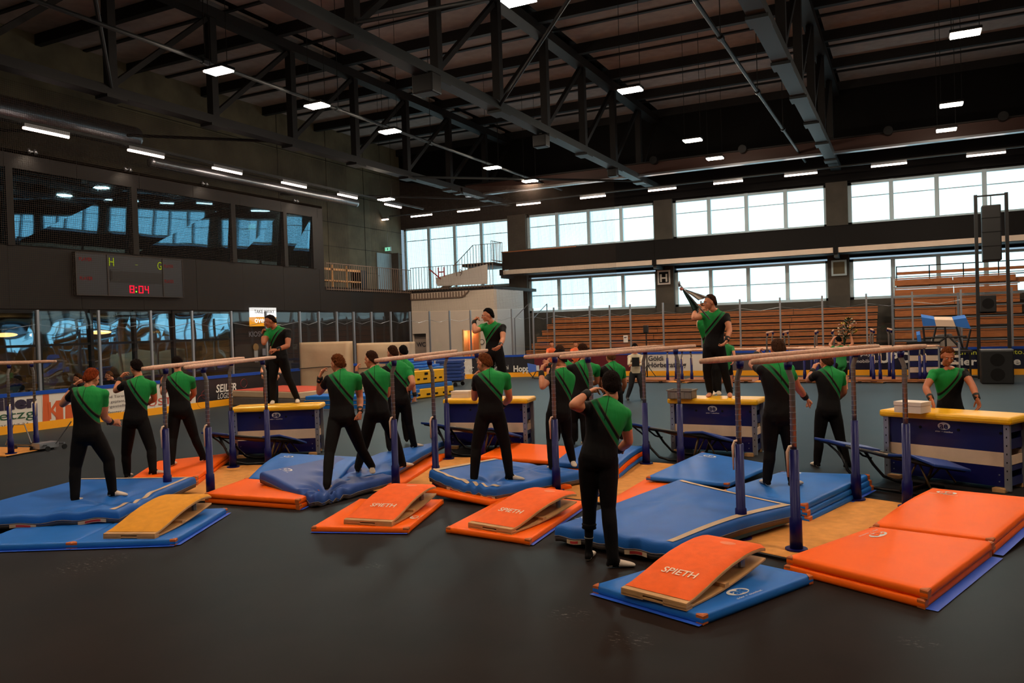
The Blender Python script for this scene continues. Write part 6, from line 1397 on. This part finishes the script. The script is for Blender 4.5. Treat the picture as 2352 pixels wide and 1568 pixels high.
P_('dark-haired gymnast from behind with raised left fist, between the red-haired one and the orange mats',
   J((313, 845), (320, 868), (287, 884), (349, 884), (266, 897), (276, 868), (355, 916), (338, 925), (312, 965), (290, 1042), (292, 1086), (348, 1032), (351, 1079), haL=(287, 855), toR=(370, 1084)), 8, (.08, .16), hair='dark', curly=.5, head=(45, 15), sg=(1, 1, 1, 1))
P_('dark-haired gymnast half behind the left bars with legs apart on the orange mats',
   J((407, 836), (410, 857), (388, 873), (439, 873), (375, 903), (372, 884), (446, 903), (432, 918), (415, 945), (397, 1006), (394, 1059), (446, 1000), (466, 1048), haL=(369, 868), toR=(485, 1050)), 6, .17, hair='dark', head=(20, 10), sg=(1, 1, 1, 1))
P_('curly-haired gymnast from behind standing in the dented worn crash mat, left hand raised',
   J((775, 836), (784, 853), (755, 872), (820, 869), (734, 901), (735, 865), (827, 914), (827, 947), (786, 960), (757, 1038), (751, 1112), (829, 1030), (854, 1071), haL=(741, 848), haR=(826, 960), toR=(860, 1095)), 5, (.17, .22), hair='ginger', curly=1., head=(48, 12), sg=(1, -1, 1, -1))
P_('gymnast with brown quiff from behind, right of the curly-haired one, on the blue mats',
   J((852, 826), (862, 845), (836, 864), (889, 864), (822, 884), (818, 856), (890, 906), (876, 914), (867, 950), (836, 1024), (822, 1072), (909, 1012), (924, 1062), haL=(819, 841), toR=(942, 1066)), 5, .2, hair='brown', head=(55, 10), sg=(1, 1, 1, 1))
P_('gymnast with wide stance behind the second bars, rearmost on the long blue mat',
   J((901, 811), (909, 829), (885, 849), (938, 850), (874, 872), (880, 890), (949, 881), (936, 899), (916, 919), (892, 978), (895, 1026), (939, 972), (950, 1018), haR=(928, 902), toR=(965, 1022)), 8, .2, hair='brown', head=(40, 10), sg=(1, 1, -1, 1))
P_('gymnast mostly hidden behind the one with the wide stance, dark wristband hanging down',
   J((926, 808), (928, 826), (910, 846), (944, 846), (905, 870), (915, 885), (948, 880), (953, 910), (922, 915), (905, 968), (902, 1008), (930, 966), (934, 1006), haR=(954, 925)), 8, .05, hair='black', head=(20, 10), sg=(1, 1, 1, 1), S=1.0)
P_('strawberry blond gymnast from behind on the curled crash mat, hand at his mouth',
   J((1112, 834), (1124, 852), (1096, 871), (1162, 867), (1090, 914), (1090, 874), (1170, 915), (1156, 930), (1127, 950), (1094, 1028), (1089, 1096), (1161, 1025), (1170, 1090), haL=(1092, 857), toR=(1183, 1098)), 4, .19, hair='ginger', head=(50, 15), hunch=.05, sg=(1, 1, 1, 1))
P_('slim brown-haired gymnast at the third bars, left hand raised to his face',
   J((1284, 823), (1291, 848), (1262, 869), (1308, 867), (1246, 888), (1243, 853), (1305, 900), (1280, 912), (1283, 950), (1266, 1008), (1268, 1068), (1302, 1001), (1315, 1056), haL=(1249, 836), haR=(1262, 911), toR=(1322, 1070)), 12, .21, hair='dark', head=(50, 10), sg=(-1, 1, 1, 1), S=.98)
P_('gymnast behind the third bars whose cropped head rises above the rail at the left',
   J((1285, 806), (1296, 828), (1272, 845), (1322, 845), (1262, 865), (1258, 838), (1325, 875), (1310, 885), (1295, 915), (1284, 960), (1280, 1005), (1318, 960), (1322, 1005), haL=(1258, 825)), 5, .05, hair='short', head=(20, 15), bald=True, sg=(1, 1, 1, 1))
P_('broad gymnast behind the third bars with his left arm lifted to shoulder height',
   J((1338, 806), (1341, 829), (1309, 846), (1371, 845), (1284, 848), (1262, 836), (1371, 877), (1352, 885), (1330, 920), (1318, 968), (1316, 1012), (1341, 965), (1343, 1012), haL=(1252, 832)), 8, .05, hair='brown', head=(15, 15), sg=(1, 1, 1, 1), S=1.03)
P_('wavy-haired gymnast behind the third bars at the right, right elbow out',
   J((1402, 820), (1407, 833), (1385, 849), (1429, 849), (1376, 872), (1382, 890), (1435, 882), (1428, 902), (1408, 905), (1395, 955), (1392, 1000), (1422, 955), (1427, 1000), haR=(1420, 908)), 5, .05, hair='fair', curly=.4, head=(10, 12), sg=(1, 1, 1, 1))
P_('nearest gymnast, on the bare floor with one trouser leg rolled up, hand at his temple',
   J((1404, 884), (1399, 917), (1346, 937), (1434, 951), (1317, 930), (1351, 901), (1444, 1014), (1420, 1034), (1374, 1053), (1354, 1160), (1352, 1267), (1397, 1162), (1408, 1284), haL=(1374, 890), haR=(1410, 1030), toR=(1450, 1294), toL=(1364, 1262)), -8, 0., hair='dark', head=(10, 10), sg=(-1, 1, 1, 1), hunch=.04, roll=True, hairlen=.02)
P_('tall crop-haired gymnast behind the posts of the nearest bars, on the blue mats',
   J((1786, 801), (1782, 832), (1750, 850), (1812, 848), (1727, 836), (1738, 812), (1832, 888), (1851, 914), (1788, 955), (1768, 1033), (1762, 1100), (1814, 1030), (1820, 1102), haR=(1862, 922), toR=(1848, 1104)), 3, .215, hair='short', bald=True, head=(0, 8), sg=(1, 1, 1, 1), S=1.02)
P_('gymnast from behind standing on the open blue floor right of the tall one',
   J((1897, 831), (1903, 844), (1874, 862), (1932, 862), (1856, 873), (1868, 849), (1939, 900), (1924, 915), (1902, 944), (1881, 1010), (1877, 1060), (1930, 1007), (1946, 1063), haL=(1874, 834), toR=(1965, 1068)), 3, 0., hair='short', head=(10, 12), sg=(1, 1, 1, 1))
# standing on the boxes
P_('gymnast standing on the leftmost vaulting box, looking down at his folded arm',
   J((620, 738), (635, 752), (662, 763), (616, 762), (661, 794), (635, 803), (606, 788), (604, 768), (640, 822), (662, 868), (683, 915), (627, 872), (627, 918), haL=(618, 803), haR=(609, 752), toL=(684, 929), toR=(618, 930)), 155, .9, hair='dark', bald=True, head=(-40, 20), sg=(-1, -1, -1, 1), eyes=True, skin=M_skin2, pdz=0)
P_('gymnast standing on the second vaulting box, fist raised beside his head',
   J((1120, 724), (1131, 741), (1155, 752), (1108, 751), (1155, 779), (1148, 795), (1090, 761), (1089, 737), (1135, 810), (1156, 858), (1170, 903), (1126, 858), (1130, 903), haL=(1139, 801), haR=(1099, 729)), 160, .9, hair='black', head=(-55, 10), sg=(-1, -1, -1, 1), eyes=True)
P_('barefoot gymnast standing on the box with the grey crate, shading his eyes and looking left',
   J((1630, 694), (1642, 713), (1668, 727), (1620, 724), (1676, 757), (1669, 783), (1594, 731), (1597, 710), (1640, 798), (1664, 852), (1676, 900), (1624, 852), (1631, 900), haL=(1657, 797), haR=(1608, 695), toR=(1612, 914), toL=(1678, 915)), 160, .9, hair='brown', feet='bare', head=(-60, 8), sg=(-1, -1, -1, 1), eyes=True)
P_('gymnast behind the flag, half hidden by the barefoot gymnast on the box',
   J((1616, 713), (1628, 733), (1652, 745), (1610, 742), (1655, 770), (1640, 780), (1606, 752), (1604, 730), (1638, 806), (1648, 852), (1650, 896), (1634, 852), (1636, 896), haR=(1606, 716)), 170, .9, hair='fair', head=(-20, 5), sg=(1, 1, 1, 1), pdz=.25, dep=None)
P_('gymnast facing the viewer behind the right-hand vaulting box',
   J((2177, 818), (2181, 847), (2214, 856), (2144, 858), (2233, 884), (2245, 916), (2126, 891), (2139, 917), (2183, 940), (2200, 1005), (2202, 1065), (2168, 1005), (2166, 1065), haL=(2250, 932), haR=(2147, 936)), 176, 0., hair='ginger', head=(-10, 24), sg=(-1, -1, -1, -1), hands=('relax', 'relax'), eyes=True, hn=(V(0, -.2, -1), V(0, -.2, -1)), skin=M_skin2)
P_('dark-clothed helper hidden behind the leftmost vaulting box, hands at the hips',
   J((628, 800), (628, 822), (645, 832), (610, 832), (644, 850), (640, 862), (602, 850), (602, 862), (622, 890), (632, 930), (632, 965), (614, 930), (614, 965)), 180, 0., outfit='trousers', hair='black', sg=(-1, -1, -1, -1), S=1.)
# ------------------------------------------------------------------ other people
P2 = lambda lab, jj, face, zg, **k: make_person(lab, jj, face, zg, lo=True, bands=False, **k)
P2('woman in a cream cardigan with a black tablet, standing behind the third bars',
   J((1458, 799), (1459, 812), (1474, 820), (1446, 820), (1474, 838), (1455, 838), (1444, 837), (1460, 832), (1460, 857), (1474, 888), (1474, 912), (1449, 888), (1441, 912)), 180, 0., outfit='woman', hair='black', sg=(-1, -1, -1, -1), hands=('relax', 'relax'), S=.98, eyes=True, hairlen=.02)
o = MB().box(D(1460, 831, 21.9), (.2, .02, .25), math.radians(26)).build('tablet', M_blk); tag(o, 'black tablet held by the woman in the cream cardigan', 'tablet')
P2('boy in a green T-shirt and black shorts behind the box with the crate',
   J((1664, 776), (1668, 790), (1682, 798), (1658, 799), (1687, 815), (1684, 830), (1655, 815), (1660, 828), (1669, 838), (1679, 866), (1681, 887), (1661, 866), (1652, 888)), 170, 0., outfit='tshirt', hair='brown', sg=(-1, -1, -1, -1), S=.97)
P2('helper in a green T-shirt and black shorts carrying a large bouquet, seen from behind',
   J((1926, 782), (1930, 795), (1918, 802), (1943, 802), (1906, 792), (1914, 778), (1958, 790), (1955, 772), (1932, 838), (1925, 866), (1928, 888), (1942, 866), (1945, 890), haR=(1952, 765), haL=(1918, 772)), 0, 0., outfit='tshirt', hair='black', sg=(1, 1, 1, 1), S=.97)
for lab, px, py in (('spectator in an orange T-shirt seated on the pine tiers, left one', 1267, 790), ('spectator in an orange T-shirt seated on the pine tiers, right one beside the first', 1322, 790)):
    x, y = px, py
    P2(lab, J((x, y), (x, y+9), (x+9, y+14), (x-9, y+14), (x+11, y+25), (x+3, y+28), (x-11, y+25), (x-3, y+28), (x, y+38), (x+6, y+42), (x+6, y+60), (x-6, y+42), (x-6, y+60)), 180, 0., outfit='orange', hair='brown', dep=33.2, S=1.0, sg=(-1, -1, -1, -1))
for lab, px, py, hc in (('light-haired diner behind the restaurant glass near the left picture edge', 40, 872, 'fair'), ('diner seated in the middle of the restaurant behind the glass', 178, 868, 'brown'), ('diner seated behind the glass over the white boards, next to the dark-haired gymnast', 250, 862, 'fair')):
    x, y = px, py; s = 1840*.25/22/12
    P2(lab, J((x, y), (x, y+11), (x+11, y+17), (x-11, y+17), (x+14, y+36), (x+4, y+42), (x-14, y+36), (x-4, y+42), (x, y+52), (x+9, y+60), (x+9, y+90), (x-9, y+60), (x-9, y+90)), 120, 0., outfit='trousers', hair=hc, dep=22.5 if px < 200 else 23.5, sg=(-1, -1, -1, -1))
